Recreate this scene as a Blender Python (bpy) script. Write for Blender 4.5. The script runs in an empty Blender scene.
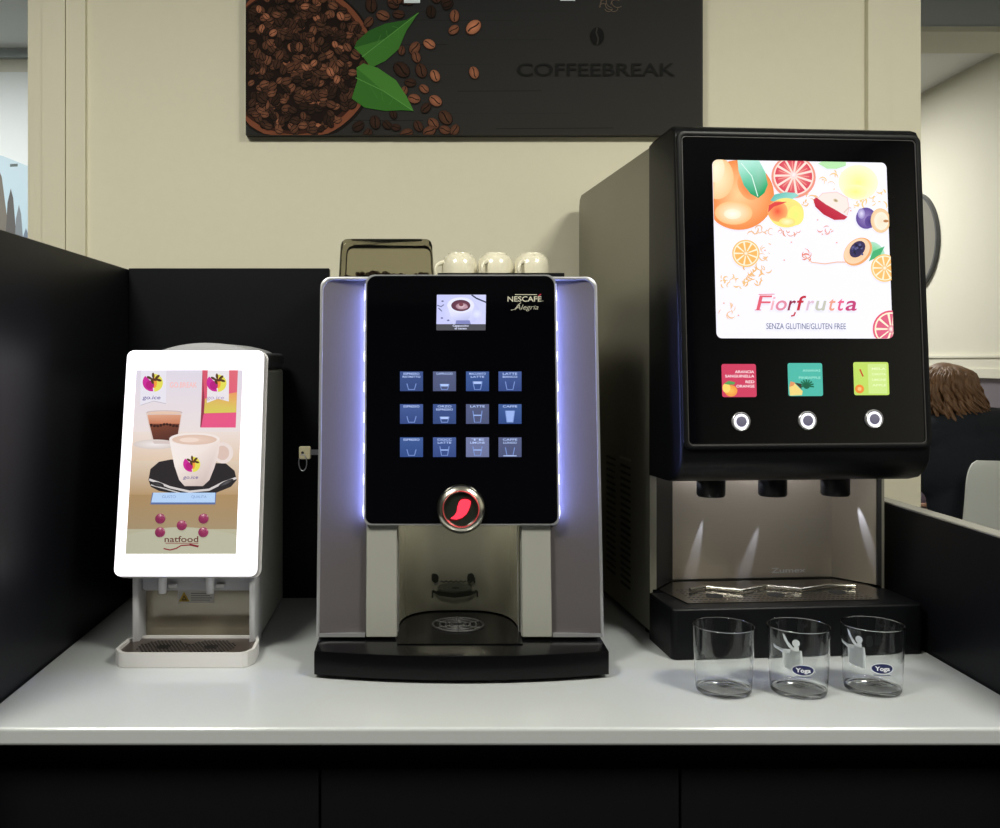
import bpy, bmesh, math, random
from mathutils import Vector, Matrix
random.seed(7)
PI = math.pi
sc = bpy.context.scene
C = sc.collection
F_PX, VX, VY, CAMZ, CT = 975.0, 422.0, 361.0, 1.36, 0.90     # focal length in px, vanishing point, eye height, worktop height

# ------------------------------------------------------------------ colour and materials
def lin(v):
    v /= 255.0
    return v/12.92 if v <= 0.04045 else ((v+0.055)/1.055)**2.4
def c(r, g, b): return (lin(r), lin(g), lin(b), 1.0)
def newmat(name):
    m = bpy.data.materials.new(name); m.use_nodes = True
    return m, m.node_tree.nodes, m.node_tree.links, m.node_tree.nodes['Principled BSDF']
def mat(name, col, rough=0.5, metal=0.0, emit=None, es=0.0, noise=0.0, nscale=40.0, bump=0.0, coat=0.0, aniso=0.0, stretch=None, spec=0.5):
    m, N, L, b = newmat(name)
    b.inputs['Base Color'].default_value = col
    b.inputs['Roughness'].default_value = rough
    b.inputs['Metallic'].default_value = metal
    b.inputs['Coat Weight'].default_value = coat
    b.inputs['Coat Roughness'].default_value = 0.05
    b.inputs['Specular IOR Level'].default_value = spec
    if aniso: b.inputs['Anisotropic'].default_value = aniso
    if emit:
        b.inputs['Emission Color'].default_value = emit
        b.inputs['Emission Strength'].default_value = es
    if noise or bump:
        tc = N.new('ShaderNodeTexCoord'); mp = N.new('ShaderNodeMapping'); nz = N.new('ShaderNodeTexNoise')
        L.new(tc.outputs['Object'], mp.inputs['Vector']); L.new(mp.outputs['Vector'], nz.inputs['Vector'])
        if stretch: mp.inputs['Scale'].default_value = stretch
        nz.inputs['Scale'].default_value = nscale; nz.inputs['Detail'].default_value = 4
        if noise:
            mx = N.new('ShaderNodeMix'); mx.data_type = 'RGBA'
            mx.inputs[6].default_value = tuple(x*(1-noise) for x in col[:3])+(1,)
            mx.inputs[7].default_value = tuple(min(1, x*(1+noise)) for x in col[:3])+(1,)
            L.new(nz.outputs['Fac'], mx.inputs[0]); L.new(mx.outputs[2], b.inputs['Base Color'])
        if bump:
            bp = N.new('ShaderNodeBump'); bp.inputs['Strength'].default_value = bump; bp.inputs['Distance'].default_value = 0.002
            L.new(nz.outputs['Fac'], bp.inputs['Height']); L.new(bp.outputs['Normal'], b.inputs['Normal'])
    return m
def print_mat(name, lit=0.0, rough=0.5, coat=0.0, spec=0.5):
    """a printed sheet: the ink colours sit in the 'ink' attribute; backlit sheets also give off that colour"""
    m, N, L, b = newmat(name)
    a = N.new('ShaderNodeAttribute'); a.attribute_name = 'ink'
    L.new(a.outputs['Color'], b.inputs['Base Color'])
    b.inputs['Roughness'].default_value = rough; b.inputs['Coat Weight'].default_value = coat; b.inputs['Specular IOR Level'].default_value = spec
    if lit:
        dk = N.new('ShaderNodeMix'); dk.data_type = 'RGBA'; dk.inputs[0].default_value = 0.85
        L.new(a.outputs['Color'], dk.inputs[6]); dk.inputs[7].default_value = (0.01, 0.01, 0.01, 1)
        L.new(dk.outputs[2], b.inputs['Base Color'])
        L.new(a.outputs['Color'], b.inputs['Emission Color']); b.inputs['Emission Strength'].default_value = lit
    return m
def thin_mat(name, tint, gloss=0.08, rough=0.05):
    """thin clear plastic: tinted see-through mixed with a fresnel sheen"""
    m, N, L, b = newmat(name); N.remove(b)
    out = N['Material Output']; t = N.new('ShaderNodeBsdfTransparent'); g = N.new('ShaderNodeBsdfGlossy')
    t.inputs[0].default_value = tint; g.inputs['Roughness'].default_value = rough
    fr = N.new('ShaderNodeFresnel'); fr.inputs[0].default_value = 1.3
    mx = N.new('ShaderNodeMixShader'); L.new(fr.outputs[0], mx.inputs[0]); L.new(t.outputs[0], mx.inputs[1]); L.new(g.outputs[0], mx.inputs[2])
    L.new(mx.outputs[0], out.inputs[0]); return m

M = {}
M['wall'] = mat('cream_wall_paint', c(226, 221, 199), 0.75, noise=0.02, nscale=60, bump=0.05)
M['trim'] = mat('cream_trim_paint', c(222, 217, 195), 0.55, noise=0.015, nscale=30)
M['farwall'] = mat('warm_white_paint', c(222, 220, 205), 0.8, noise=0.015, nscale=10)
M['dado'] = mat('grey_violet_paint', c(120, 113, 122), 0.7, noise=0.03)
M['ceil'] = mat('ceiling_paint', c(232, 234, 232), 0.9, noise=0.01)
M['beam'] = mat('beam_grey_paint', c(190, 198, 204), 0.7)
M['floor'] = mat('floor_vinyl', c(58, 56, 54), 0.4, noise=0.1, nscale=8)
M['top'] = mat('white_worktop', c(190, 194, 196), 0.2, noise=0.012, nscale=220, coat=0.3)
M['blackpanel'] = mat('black_laminate', c(12, 13, 18), 0.42, noise=0.12, nscale=90, bump=0.03, spec=0.2)
M['cab'] = mat('black_cabinet_front', c(15, 15, 19), 0.5, noise=0.08, nscale=70, spec=0.2)
M['paneledge'] = mat('grey_laminate_edge', c(150, 148, 142), 0.5)
M['black'] = mat('black_plastic', c(9, 10, 13), 0.38, spec=.3)
M['blacksoft'] = mat('matte_black_plastic', c(8, 9, 12), 0.40, noise=0.1, nscale=400, bump=0.05, spec=.22)
M['blackgloss'] = mat('black_gloss', c(7, 7, 9), 0.06, coat=0.5)
M['blacktray'] = mat('black_tray_plastic', c(8, 8, 10), 0.22, spec=.3)
M['screenglass'] = mat('black_front_glass', c(4, 4, 7), 0.05)
M['silver'] = mat('silver_plastic', c(168, 168, 172), 0.35, metal=0.55)
M['pillar'] = mat('light_grey_plastic', c(148, 148, 142), 0.5, metal=0.1)
M['wing'] = mat('brushed_grey_metal', c(98, 93, 95), 0.38, metal=0.3, noise=0.07, nscale=60, stretch=(14, 14, 0.4))
M['steel'] = mat('brushed_steel', c(178, 168, 150), 0.33, metal=0.6, noise=0.08, nscale=50, stretch=(0.5, 10, 40))
M['steelside'] = mat('dull_steel_sheet', c(140, 137, 124), 0.42, metal=0.55, noise=0.05, nscale=6)
M['niche'] = mat('satin_niche_steel', c(160, 158, 142), 0.25, metal=0.65, noise=0.04, nscale=20)
M['chrome'] = mat('polished_chrome', c(200, 197, 186), 0.22, metal=1.0)
M['beigeplastic'] = mat('pale_grey_plastic', c(182, 182, 186), 0.4)
M['traywhite'] = mat('off_white_tray', c(208, 206, 206), 0.35)
M['grid'] = mat('dark_perforated_steel', c(92, 82, 78), 0.35, metal=0.5)
M['hole'] = mat('dark_hole', c(5, 5, 5), 0.7)
M['bodygrey'] = mat('grey_green_housing', c(205, 206, 198), 0.5)
M['darkgrey'] = mat('dark_grey_plastic', c(84, 86, 90), 0.45)
M['glowframe'] = mat('glowing_white_frame', c(240, 238, 245), 0.3, emit=(0.97, 0.93, 1.0, 1), es=1.15)
M['led'] = mat('white_led', c(255, 255, 255), 0.3, emit=(0.80, 0.84, 1.0, 1), es=4)
M['ledstrip'] = mat('blue_led_strip', c(200, 200, 255), 0.3, emit=(0.30, 0.37, 1.0, 1), es=55)
M['edgelight'] = mat('bluish_edge_light', c(200, 200, 255), 0.3, emit=(0.52, 0.58, 1.0, 1), es=0.9)
M['ledhalo'] = mat('button_ring_light', c(255, 255, 255), 0.3, emit=(0.84, 0.80, 1.0, 1), es=.95)
M['redglow'] = mat('red_lit_sign', c(255, 40, 60), 0.3, emit=c(250, 62, 84), es=1.0)
M['spotled'] = mat('nozzle_light', c(255, 255, 255), 0.3, emit=(0.55, 0.62, 1.0, 1), es=45)
M['china'] = mat('white_china', c(226, 220, 198), 0.2, coat=0.3)
M['bean'] = mat('roasted_beans', c(48, 28, 18), 0.4, noise=0.3, nscale=80)
M['smoke'] = thin_mat('smoked_clear_plastic', (0.66, 0.64, 0.56, 1))
M['keyplastic'] = mat('cream_key_plastic', c(176, 168, 138), 0.5)
M['ringmetal'] = mat('key_ring_wire', c(170, 170, 180), 0.3, metal=0.9)
M['rubber'] = mat('black_rubber', c(12, 12, 12), 0.7)
M['print'] = print_mat('printed_ink', 0.0, 0.45)
M['wallprint'] = print_mat('printed_canvas', 0.0, 0.7, spec=.12)
M['litprint'] = print_mat('backlit_print', 0.93, 0.15)
M['mirror'] = mat('dim_mirror_glass', c(150, 148, 140), 0.35, metal=0.3)
M['hair'] = mat('brown_hair', c(128, 94, 66), 0.5, noise=0.8, nscale=22, stretch=(3, 3, 0.8), bump=0.3)
M['skin'] = mat('skin', c(205, 160, 135), 0.5, noise=0.03)
M['sweater'] = mat('dark_navy_knit', c(30, 35, 44), 0.9, noise=0.2, nscale=120, bump=0.4)
M['trousers'] = mat('dark_denim', c(34, 38, 54), 0.85, noise=0.15, nscale=120)
M['whiteplastic'] = mat('white_shell_plastic', c(240, 244, 240), 0.45)
M['desk'] = mat('white_desk', c(205, 200, 188), 0.5)
M['lilac'] = mat('lilac_plastic', c(178, 168, 196), 0.5)
M['fixture'] = mat('ceiling_light_diffuser', c(255, 255, 255), 0.5, emit=(1.0, 0.97, 0.86, 1), es=5)
m, N, L, b = newmat('clear_glass')
b.inputs['Base Color'].default_value = (0.99, 1, 1, 1); b.inputs['Roughness'].default_value = 0.0
b.inputs['Transmission Weight'].default_value = 1.0; b.inputs['IOR'].default_value = 1.47
M['glass'] = m

# ------------------------------------------------------------------ object helpers
def rootmat(p):
    while p.parent: p = p.parent
    return p.matrix_basis.copy()
def obj(name, bm, m, parent=None, frame=None, smooth=None, bev=None):
    """links ONE mesh object; bm is in world coordinates, or in FRAME coordinates"""
    if bev: bevel_bm(bm, *bev)
    if frame is not None: bm.transform(frame)
    if parent is not None: bm.transform(rootmat(parent).inverted())
    bmesh.ops.recalc_face_normals(bm, faces=bm.faces)
    me = bpy.data.meshes.new(name); bm.to_mesh(me); bm.free()
    for mm in (m if isinstance(m, (list, tuple)) else [m]): me.materials.append(mm)
    if smooth is not None:
        for p in me.polygons: p.use_smooth = True
        if smooth < 180:
            try: me.set_sharp_from_angle(angle=math.radians(smooth))
            except Exception: pass
    o = bpy.data.objects.new(name, me); C.objects.link(o)
    if parent is not None: o.parent = parent
    return o
def thing(name, label, cat, loc=(0, 0, 0), rz=0.0, group=None):
    o = bpy.data.objects.new(name, None); C.objects.link(o)
    o.empty_display_size = 0.05
    o.location = loc; o.rotation_euler = (0, 0, rz); o['label'] = label; o['category'] = cat
    if group: o['group'] = group
    return o
def tag(o, label, cat, group=None):
    o['label'] = label; o['category'] = cat
    if group: o['group'] = group
    return o
def struct(name, bm, m, smooth=None, bev=None):
    o = obj(name, bm, m, smooth=smooth, bev=bev); o['kind'] = 'structure'; return o
def bevel_bm(bm, off, seg=2, ang=50, pick=None):
    bm.normal_update()
    es = [e for e in bm.edges if len(e.link_faces) == 2 and e.calc_face_angle(0) > math.radians(ang) and (pick is None or pick(e))]
    if es: bmesh.ops.bevel(bm, geom=es, offset=off, segments=seg, profile=0.5, affect='EDGES', clamp_overlap=True)
def box(x0, x1, y0, y1, z0, z1, bm=None):
    bm = bm or bmesh.new()
    v = [bm.verts.new(p) for p in ((x0,y0,z0),(x1,y0,z0),(x1,y1,z0),(x0,y1,z0),(x0,y0,z1),(x1,y0,z1),(x1,y1,z1),(x0,y1,z1))]
    for f in ((0,3,2,1),(4,5,6,7),(0,1,5,4),(1,2,6,5),(2,3,7,6),(3,0,4,7)): bm.faces.new([v[i] for i in f])
    return bm
def prism(pts, w0, w1, axis='z', bm=None):
    """polygon pts (a,b) extruded along axis: z -> (a,b,w), y -> (a,w,b), x -> (w,a,b)"""
    bm = bm or bmesh.new()
    P = {'z': lambda a, b, w: (a, b, w), 'y': lambda a, b, w: (a, w, b), 'x': lambda a, b, w: (w, a, b)}[axis]
    A = [bm.verts.new(P(a, b, w0)) for a, b in pts]; B = [bm.verts.new(P(a, b, w1)) for a, b in pts]
    n = len(pts)
    bm.faces.new(A); bm.faces.new(B)
    for i in range(n): bm.faces.new((A[i], A[(i+1) % n], B[(i+1) % n], B[i]))
    return bm
def rr(u0, u1, v0, v1, r, seg=6):
    """rounded rectangle outline; r is one radius or four (bl, br, tr, tl)"""
    if not isinstance(r, (list, tuple)): r = (r,)*4
    out = []
    for (cx, cy, a0, q) in ((u0, v0, PI, 0), (u1, v0, 1.5*PI, 1), (u1, v1, 0, 2), (u0, v1, .5*PI, 3)):
        R = r[q]
        if R <= 0: out.append((cx, cy)); continue
        sx = 1 if cx == u0 else -1; sy = 1 if cy == v0 else -1
        for k in range(seg+1):
            a = a0+.5*PI*k/seg
            out.append((cx+sx*R+R*math.cos(a), cy+sy*R+R*math.sin(a)))
    return out
def ringprism(outer, inner, w0, w1, bm=None):
    """frame between two outlines with the same number of points"""
    bm = bm or bmesh.new(); n = len(outer)
    Q = [[bm.verts.new((a, b, w)) for a, b in pl] for pl in (outer, inner) for w in (w0, w1)]
    o0, o1, i0, i1 = Q
    for k in range(n):
        j = (k+1) % n
        bm.faces.new((o0[k], o0[j], o1[j], o1[k])); bm.faces.new((i0[j], i0[k], i1[k], i1[j]))
        bm.faces.new((o1[k], o1[j], i1[j], i1[k])); bm.faces.new((o0[j], o0[k], i0[k], i0[j]))
    return bm
def support(prof, d=.0008):
    out_ = [prof[0]]
    for (r0, z0), (r1, z1) in zip(prof, prof[1:]):
        l = math.hypot(r1-r0, z1-z0)
        if l > 4*d:
            for q in (d/l, 1-d/l): out_.append((r0+(r1-r0)*q, z0+(z1-z0)*q))
        out_.append((r1, z1))
    return out_
def lathe(prof, seg=40, cx=0, cy=0, z0=0, bm=None, close=False):
    bm = bm or bmesh.new(); rings = []
    for r, z in prof:
        if r < 1e-6: rings.append([bm.verts.new((cx, cy, z0+z))])
        else: rings.append([bm.verts.new((cx+r*math.cos(2*PI*k/seg), cy+r*math.sin(2*PI*k/seg), z0+z)) for k in range(seg)])
    pairs = list(zip(rings, rings[1:])) + ([(rings[-1], rings[0])] if close else [])
    for A, B in pairs:
        for k in range(seg):
            j = (k+1) % seg
            if len(A) == 1 and len(B) == 1: continue
            if len(A) == 1: bm.faces.new((A[0], B[k], B[j]))
            elif len(B) == 1: bm.faces.new((A[k], A[j], B[0]))
            else: bm.faces.new((A[k], A[j], B[j], B[k]))
    return bm
def tube(path, rad, seg=10, bm=None, closed=False):
    bm = bm or bmesh.new(); path = [Vector(p) for p in path]; n = len(path)
    rads = rad if isinstance(rad, (list, tuple)) else [rad]*n
    rings = []; up = None
    for i, p in enumerate(path):
        if closed: t = (path[(i+1) % n]-path[i-1]).normalized()
        else: t = (path[min(i+1, n-1)]-path[max(i-1, 0)]).normalized()
        if up is None: up = t.orthogonal().normalized()
        up = (up-t*up.dot(t))
        up = up.normalized() if up.length > 1e-6 else t.orthogonal().normalized()
        s = t.cross(up)
        rings.append([bm.verts.new(p+(up*math.cos(2*PI*k/seg)+s*math.sin(2*PI*k/seg))*rads[i]) for k in range(seg)])
    for i in range(n if closed else n-1):
        A, B = rings[i], rings[(i+1) % n]
        for k in range(seg): bm.faces.new((A[k], A[(k+1) % seg], B[(k+1) % seg], B[k]))
    if not closed: bm.faces.new(rings[0]); bm.faces.new(rings[-1])
    return bm
def cyl(p0, p1, r0, r1=None, seg=28, bm=None): return tube([p0, p1], [r0, r1 if r1 is not None else r0], seg, bm)
def ellipsoid(ce, rad, rot=None, bm=None, u=20, v=14):
    bm = bm or bmesh.new()
    mt = Matrix.Translation(ce) @ (rot.to_4x4() if rot else Matrix()) @ Matrix.Diagonal((*rad, 1))
    bmesh.ops.create_uvsphere(bm, u_segments=u, v_segments=v, radius=1, matrix=mt); return bm
def arc_path(cx, cy, r, a0, a1, n, f): return [f(cx+r*math.cos(a0+(a1-a0)*k/n), cy+r*math.sin(a0+(a1-a0)*k/n)) for k in range(n+1)]

def W(px, py, Y): return Vector(((px-VX)/F_PX*Y, Y, CAMZ-(py-VY)/F_PX*Y))
def Z(px, py, z):
    Y = (CAMZ-z)*F_PX/(py-VY); return Vector(((px-VX)/F_PX*Y, Y, z))
def plane_frame(origin, u, v):
    u = Vector(u).normalized(); v = Vector(v).normalized(); n = u.cross(v)
    return Matrix(((u.x, v.x, n.x, origin[0]), (u.y, v.y, n.y, origin[1]), (u.z, v.z, n.z, origin[2]), (0, 0, 0, 1)))
def uv(px, py, Fm, w=0.0):
    """where the surface at height w of the plane Fm is met by that sight line"""
    inv = Fm.inverted(); o = inv @ Vector((0, 0, CAMZ)); d = inv.to_3x3() @ Vector(((px-VX)/F_PX, 1, -(py-VY)/F_PX))
    t = (w-o.z)/d.z; p = o+d*t; return (p.x, p.y)

# ------------------------------------------------------------------ flat artwork: one mesh of inked outlines
_txt = {}
def text_mesh(s, bold=0.0):
    key = (s, bold)
    if key in _txt: return _txt[key]
    cu = bpy.data.curves.new('t', 'FONT'); cu.body = s; cu.size = 1.0; cu.resolution_u = 4; cu.offset = bold
    o = bpy.data.objects.new('t', cu); C.objects.link(o)
    bpy.context.view_layer.update()
    dg = bpy.context.evaluated_depsgraph_get()
    me = bpy.data.meshes.new_from_object(o.evaluated_get(dg))
    vs = [(v.co.x, v.co.y) for v in me.vertices]; fs = [tuple(p.vertices) for p in me.polygons]
    bpy.data.objects.remove(o); bpy.data.curves.remove(cu); bpy.data.meshes.remove(me)
    _txt[key] = (vs, fs); return _txt[key]
class Art:
    def __init__(s, fmap, step=1e-5, base=0.0):
        s.f = fmap; s.V = []; s.Fc = []; s.col = []; s.z = base; s.step = step
    def up(s): s.z += s.step
    def tri(s, pts, faces, cols):
        n0 = len(s.V)
        for p in pts:
            a, b = s.f(*p); s.V.append((a, b, s.z))
        for f in faces:
            s.Fc.append([n0+i for i in f]); s.col.append([cols[i] for i in f])
    def poly(s, pts, col, up=True):
        if up: s.up()
        cols = col if isinstance(col, list) else [col]*len(pts)
        s.tri(pts, [list(range(len(pts)))], cols)
    def ell(s, cx, cy, rx, ry=None, cin=(1, 1, 1, 1), cout=None, rot=0.0, a0=0, a1=2*PI, seg=26, up=True):
        if up: s.up()
        ry = rx if ry is None else ry; cout = cout or cin
        ca, sa = math.cos(rot), math.sin(rot); pts = [(cx, cy)]
        for k in range(seg+1):
            a = a0+(a1-a0)*k/seg; x, y = rx*math.cos(a), ry*math.sin(a)
            pts.append((cx+x*ca-y*sa, cy+x*sa+y*ca))
        s.tri(pts, [[0, k, k+1] for k in range(1, seg+1)], [cin]+[cout]*(seg+1))
    def line(s, pts, w, col, taper=False):
        s.up(); n = len(pts); L_, R_ = [], []
        for i, p in enumerate(pts):
            a = pts[max(0, i-1)]; b_ = pts[min(n-1, i+1)]; dx, dy = b_[0]-a[0], b_[1]-a[1]; l = math.hypot(dx, dy) or 1
            h = w/2*(1 if not taper else max(.15, math.sin(PI*(i+.5)/n)))
            L_.append((p[0]-dy/l*h, p[1]+dx/l*h)); R_.append((p[0]+dy/l*h, p[1]-dx/l*h))
        s.tri(L_+R_, [[i, i+1, n+i+1, n+i] for i in range(n-1)], [col]*(2*n))
    def text(s, t, x, y, h, col, width=None, shear=0.0, bold=0.0, align='l', rot=0.0):
        """baseline start (or centre) at x,y in art coordinates where y runs down; h = cap height"""
        vs, fs = text_mesh(t, bold)
        if not vs: return
        s.up(); x0 = min(v[0] for v in vs); x1 = max(v[0] for v in vs)
        k = h/0.70; kx = (width/(x1-x0)) if width else k
        ox = {'l': 0, 'c': -(x1-x0)*kx/2, 'r': -(x1-x0)*kx}[align]
        P = []
        for a, b_ in vs:
            px_, py_ = ox+(a-x0)*kx+shear*b_*k, -b_*k
            P.append((x+px_*math.cos(rot)-py_*math.sin(rot), y+px_*math.sin(rot)+py_*math.cos(rot)))
        s.tri(P, fs, [col]*len(P))
    def build(s, name, m, parent, frame, bend=None, local=False):
        V = s.V
        if frame is not None: V = [frame @ Vector(v) for v in V]
        if bend: V = [bend(v) for v in V]
        if parent is not None and not local:
            inv = rootmat(parent).inverted(); V = [inv @ Vector(v) for v in V]
        me = bpy.data.meshes.new(name); me.from_pydata([tuple(v) for v in V], [], s.Fc)
        at = me.color_attributes.new('ink', 'FLOAT_COLOR', 'CORNER')
        flat = [q for cc in s.col for q in cc]
        i = 0
        for p in me.polygons:
            for li in p.loop_indices:
                at.data[li].color = flat[i]; i += 1
        me.materials.append(m)
        o = bpy.data.objects.new(name, me); C.objects.link(o); o.parent = parent; return o
def quadmap(q, u0, u1, v0, v1):
    """q = (xl_top, xr_top, y_top, xl_bot, xr_bot, y_bot) of the sheet in art coordinates -> sheet u,v"""
    xlt, xrt, yt, xlb, xrb, yb = q
    def f(x, y):
        t = (y-yt)/(yb-yt); xl = xlt+(xlb-xlt)*t; xr = xrt+(xrb-xrt)*t
        return (u0+(u1-u0)*(x-xl)/(xr-xl), v1+(v0-v1)*t)
    return f

# ================================================================== THE SETTING
struct('floor', box(-3.2, 2.7, -3.2, 7.2, -0.05, 0), M['floor'])
struct('ceiling', box(-3.2, 2.7, -3.2, 7.2, 2.70, 2.78), M['ceil'])
struct('wall_left', box(-3.2, -3.0, -3.2, 7.2, 0, 2.70), mat('grey_side_wall', c(120, 118, 108), .8, noise=.05, nscale=3))
struct('wall_right', box(2.5, 2.7, -3.2, 7.2, 1.285, 2.70), M['farwall'])
struct('wall_right_dado', box(2.495, 2.7, -3.2, 7.2, 0.0, 1.285), M['dado'])
struct('wall_rear', box(-3.0, 2.495, -3.2, -3.0, 0, 2.70), mat('dark_rear_wall', c(52, 56, 62), .8, noise=.1, nscale=3))
struct('wall_far', box(-3.0, 2.495, 7.0, 7.2, 0, 2.70), M['farwall'])
struct('wall_far_left', box(-3.0, 0.4, 4.2, 4.32, 0, 2.70), M['farwall'])
tr = bmesh.new(); box(2.478, 2.5, 0.5, 7.0, 1.285, 1.325, tr); box(2.488, 2.5, 0.5, 7.0, 1.325, 1.375, tr); box(2.482, 2.5, 0.5, 7.0, 1.375, 1.385, tr)
struct('trim_1', tr, M['farwall'])
struct('trim_5', box(-3.0, 0.4, 4.17, 4.2, 2.66, 2.70), M['beam'])
# ceiling beam over the room behind, with its white lower edge
struct('beam', box(0.42, 2.49, 3.5, 3.72, 2.555, 2.70), M['beam'])
struct('trim_2', box(0.42, 2.49, 3.485, 3.73, 2.537, 2.556), M['farwall'])
# cream partition wall with stepped casings at both ends
WY = 2.14
def wx(px): return (px-VX)/F_PX*WY
struct('wall_back', box(wx(87), wx(865), WY, WY+0.10, 0, 2.70), M['wall'])
def casing(xs, name):
    bm = bmesh.new()
    for (a, b_, d) in xs: box(a, b_, WY-d, WY+0.11, 0, 2.70, bm)
    return struct(name, bm, M['trim'])
g = 0.0012
casing([(wx(30), wx(45)-g, 0.012), (wx(45), wx(68)-g, 0.016), (wx(68), wx(87), 0.012), (wx(30)+.002, wx(87)-.001, 0.004)], 'trim_3')
casing([(wx(865), wx(888)-g, 0.016), (wx(888), wx(918), 0.012), (wx(865)+.002, wx(918)-.001, 0.004)], 'trim_4')

# ceiling lights of the room the camera stands in, and of the rooms behind
def ceiling_light(x, y, lab, power, s=0.6, col=(1, 0.985, 0.87)):
    t = thing('ceiling_light', lab, 'ceiling light', (x, y, 2.70), 0, 'square ceiling lights')
    fr = ringprism(rr(-s/2, s/2, -s/2, s/2, 0), rr(-s/2+.03, s/2-.03, -s/2+.03, s/2-.03, 0), -0.018, 0.0)
    fr.transform(Matrix.Translation((x, y, 2.70))); obj('frame', fr, M['farwall'], t)
    obj('diffuser', box(x-s/2+.031, x+s/2-.031, y-s/2+.031, y+s/2-.031, 2.688, 2.698), M['fixture'], t)
    l = bpy.data.lights.new('ceiling_lamp', 'AREA'); l.energy = power; l.size = s-.08; l.color = col
    o = bpy.data.objects.new('ceiling_lamp', l); C.objects.link(o); o.location = (0, 0, -0.022); o.parent = t
    return t
ceiling_light(-0.85, 0.35, 'square ceiling light panel in front of the counter on the left', 41)
ceiling_light(1.15, 0.35, 'square ceiling light panel in front of the counter on the right', 41)
ceiling_light(-1.9, 3.1, 'square ceiling light panel beyond the left end of the cream wall', 30, col=(0.95, 0.98, 1))
ceiling_light(1.5, 5.0, 'square ceiling light panel beyond the ceiling beam', 36, col=(1, 0.98, 0.92))

# poster on the far left wall
t = thing('mural_panel', 'pale blue mural of grey rocks, past the left end of the cream wall', 'wall picture', (-1.9, 4.2, 1.3))
obj('board', box(-2.75, -1.30, 4.185, 4.199, 0.8, 2.60), M['farwall'], t)
A = Art(lambda x, y: (x, y)); FM = plane_frame((0, 4.1845, 0), (1, 0, 0), (0, 0, 1))
A.poly([(-2.75, .8), (-1.30, .8), (-1.30, 2.6), (-2.75, 2.6)], c(236, 240, 238))
A.poly([(-2.75, .8), (-1.30, .8), (-1.30, 2.10), (-1.55, 2.14), (-1.8, 2.24), (-2.1, 2.32), (-2.75, 2.40)], [c(160, 190, 208)]*2+[c(200, 220, 228)]*5)
for (x, hgt, w_, cc) in ((-1.82, 2.19, .055, c(128, 122, 112)), (-1.765, 2.10, .035, c(104, 102, 100)), (-1.73, 2.03, .032, c(136, 142, 146)), (-1.665, 2.10, .034, c(112, 122, 132)), (-1.70, 1.93, .05, c(124, 136, 150)), (-1.95, 2.16, .10, c(120, 118, 112)), (-1.55, 2.0, .07, c(98, 104, 112)), (-2.2, 1.95, .16, c(108, 108, 108)), (-1.42, 1.9, .08, c(120, 122, 126)), (-2.5, 2.05, .16, c(96, 100, 104))):
    A.poly([(x-w_, .8), (x+w_, .8), (x+w_*.8, hgt-.25), (x+w_*.3, hgt-.04), (x, hgt), (x-w_*.4, hgt-.06), (x-w_*.75, hgt-.28)], [cc]*7)
A.poly([(-1.768, 2.193), (-1.735, 2.195), (-1.735, 2.207), (-1.768, 2.205)], c(110, 120, 118))
A.build('print', M['wallprint'], t, FM)

# round mirror on the right side wall
t = thing('round_mirror', 'round grey mirror on the side wall behind the tall fruit juice machine', 'mirror', (2.5, 4.95, 1.96))
FM = plane_frame((2.4995, 4.95, 1.96), (0, -1, 0), (0, 0, 1))
b_ = lathe([(0, 0.002), (0.235, 0.002), (0.24, 0.012), (0, 0.014)], 64); obj('mirror_glass', b_, M['mirror'], t, FM, smooth=30)
b_ = lathe([(0.238, 0.0), (0.25, 0.0), (0.25, 0.02), (0.238, 0.02)], 64, close=True); obj('rim', b_, M['darkgrey'], t, FM, smooth=30)

# ================================================================== COUNTER
XL, XR = -0.57, 0.80
o = tag(obj('worktop', box(XL+.001, XR-.001, 1.222, 2.137, 0.877, CT), M['top'], bev=(0.004, 3)), 'glossy white worktop the three drinks machines stand on', 'worktop')
div = [(-0.5695, -0.131), (-0.131, 0.331), (0.331, 0.7985)]
labs = ['black base cabinet at the left end under the white worktop', 'black base cabinet in the middle under the white worktop', 'black base cabinet at the right end under the white worktop']
for i, (a, b_) in enumerate(div):
    t = thing('base_cabinet', labs[i], 'cabinet', ((a+b_)/2, 1.5, 0), 0, 'black base cabinets')
    obj('body', box(a+.0005, b_-.0005, 1.272, 2.12, 0.0, 0.8765), M['cab'], t)
    obj('door', box(a+.0016, b_-.0016, 1.25, 1.2715, 0.10, 0.837), M['cab'], t, bev=(0.0015, 2))
def screen_panel(name, bmat_boxes, lab, edge):
    t = thing(name, lab, 'partition panel', (0, 0, 0))
    obj('board', bmat_boxes, M['blackpanel'], t, bev=(0.001, 1))
    if edge is not None: obj('top_edge', edge, M['paneledge'], t, bev=(0.001, 1))
    return t
t = screen_panel('partition_panel', box(XL-.025, XL, 1.16, 1.915, 0, 1.538), 'tall black side panel at the left end of the counter', None)
t = screen_panel('partition_panel', box(XL+.0005, -0.18, 1.892, 1.915, CT, 1.540), 'tall black back panel standing on the counter behind the small lit machine', None)
t = screen_panel('partition_panel', box(XR, XR+.024, 1.16, 2.12, 0, 1.114), 'low black side panel with a grey top edge at the right end of the counter', box(XR-.001, XR+.025, 1.16, 2.12, 1.1145, 1.118))

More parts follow.
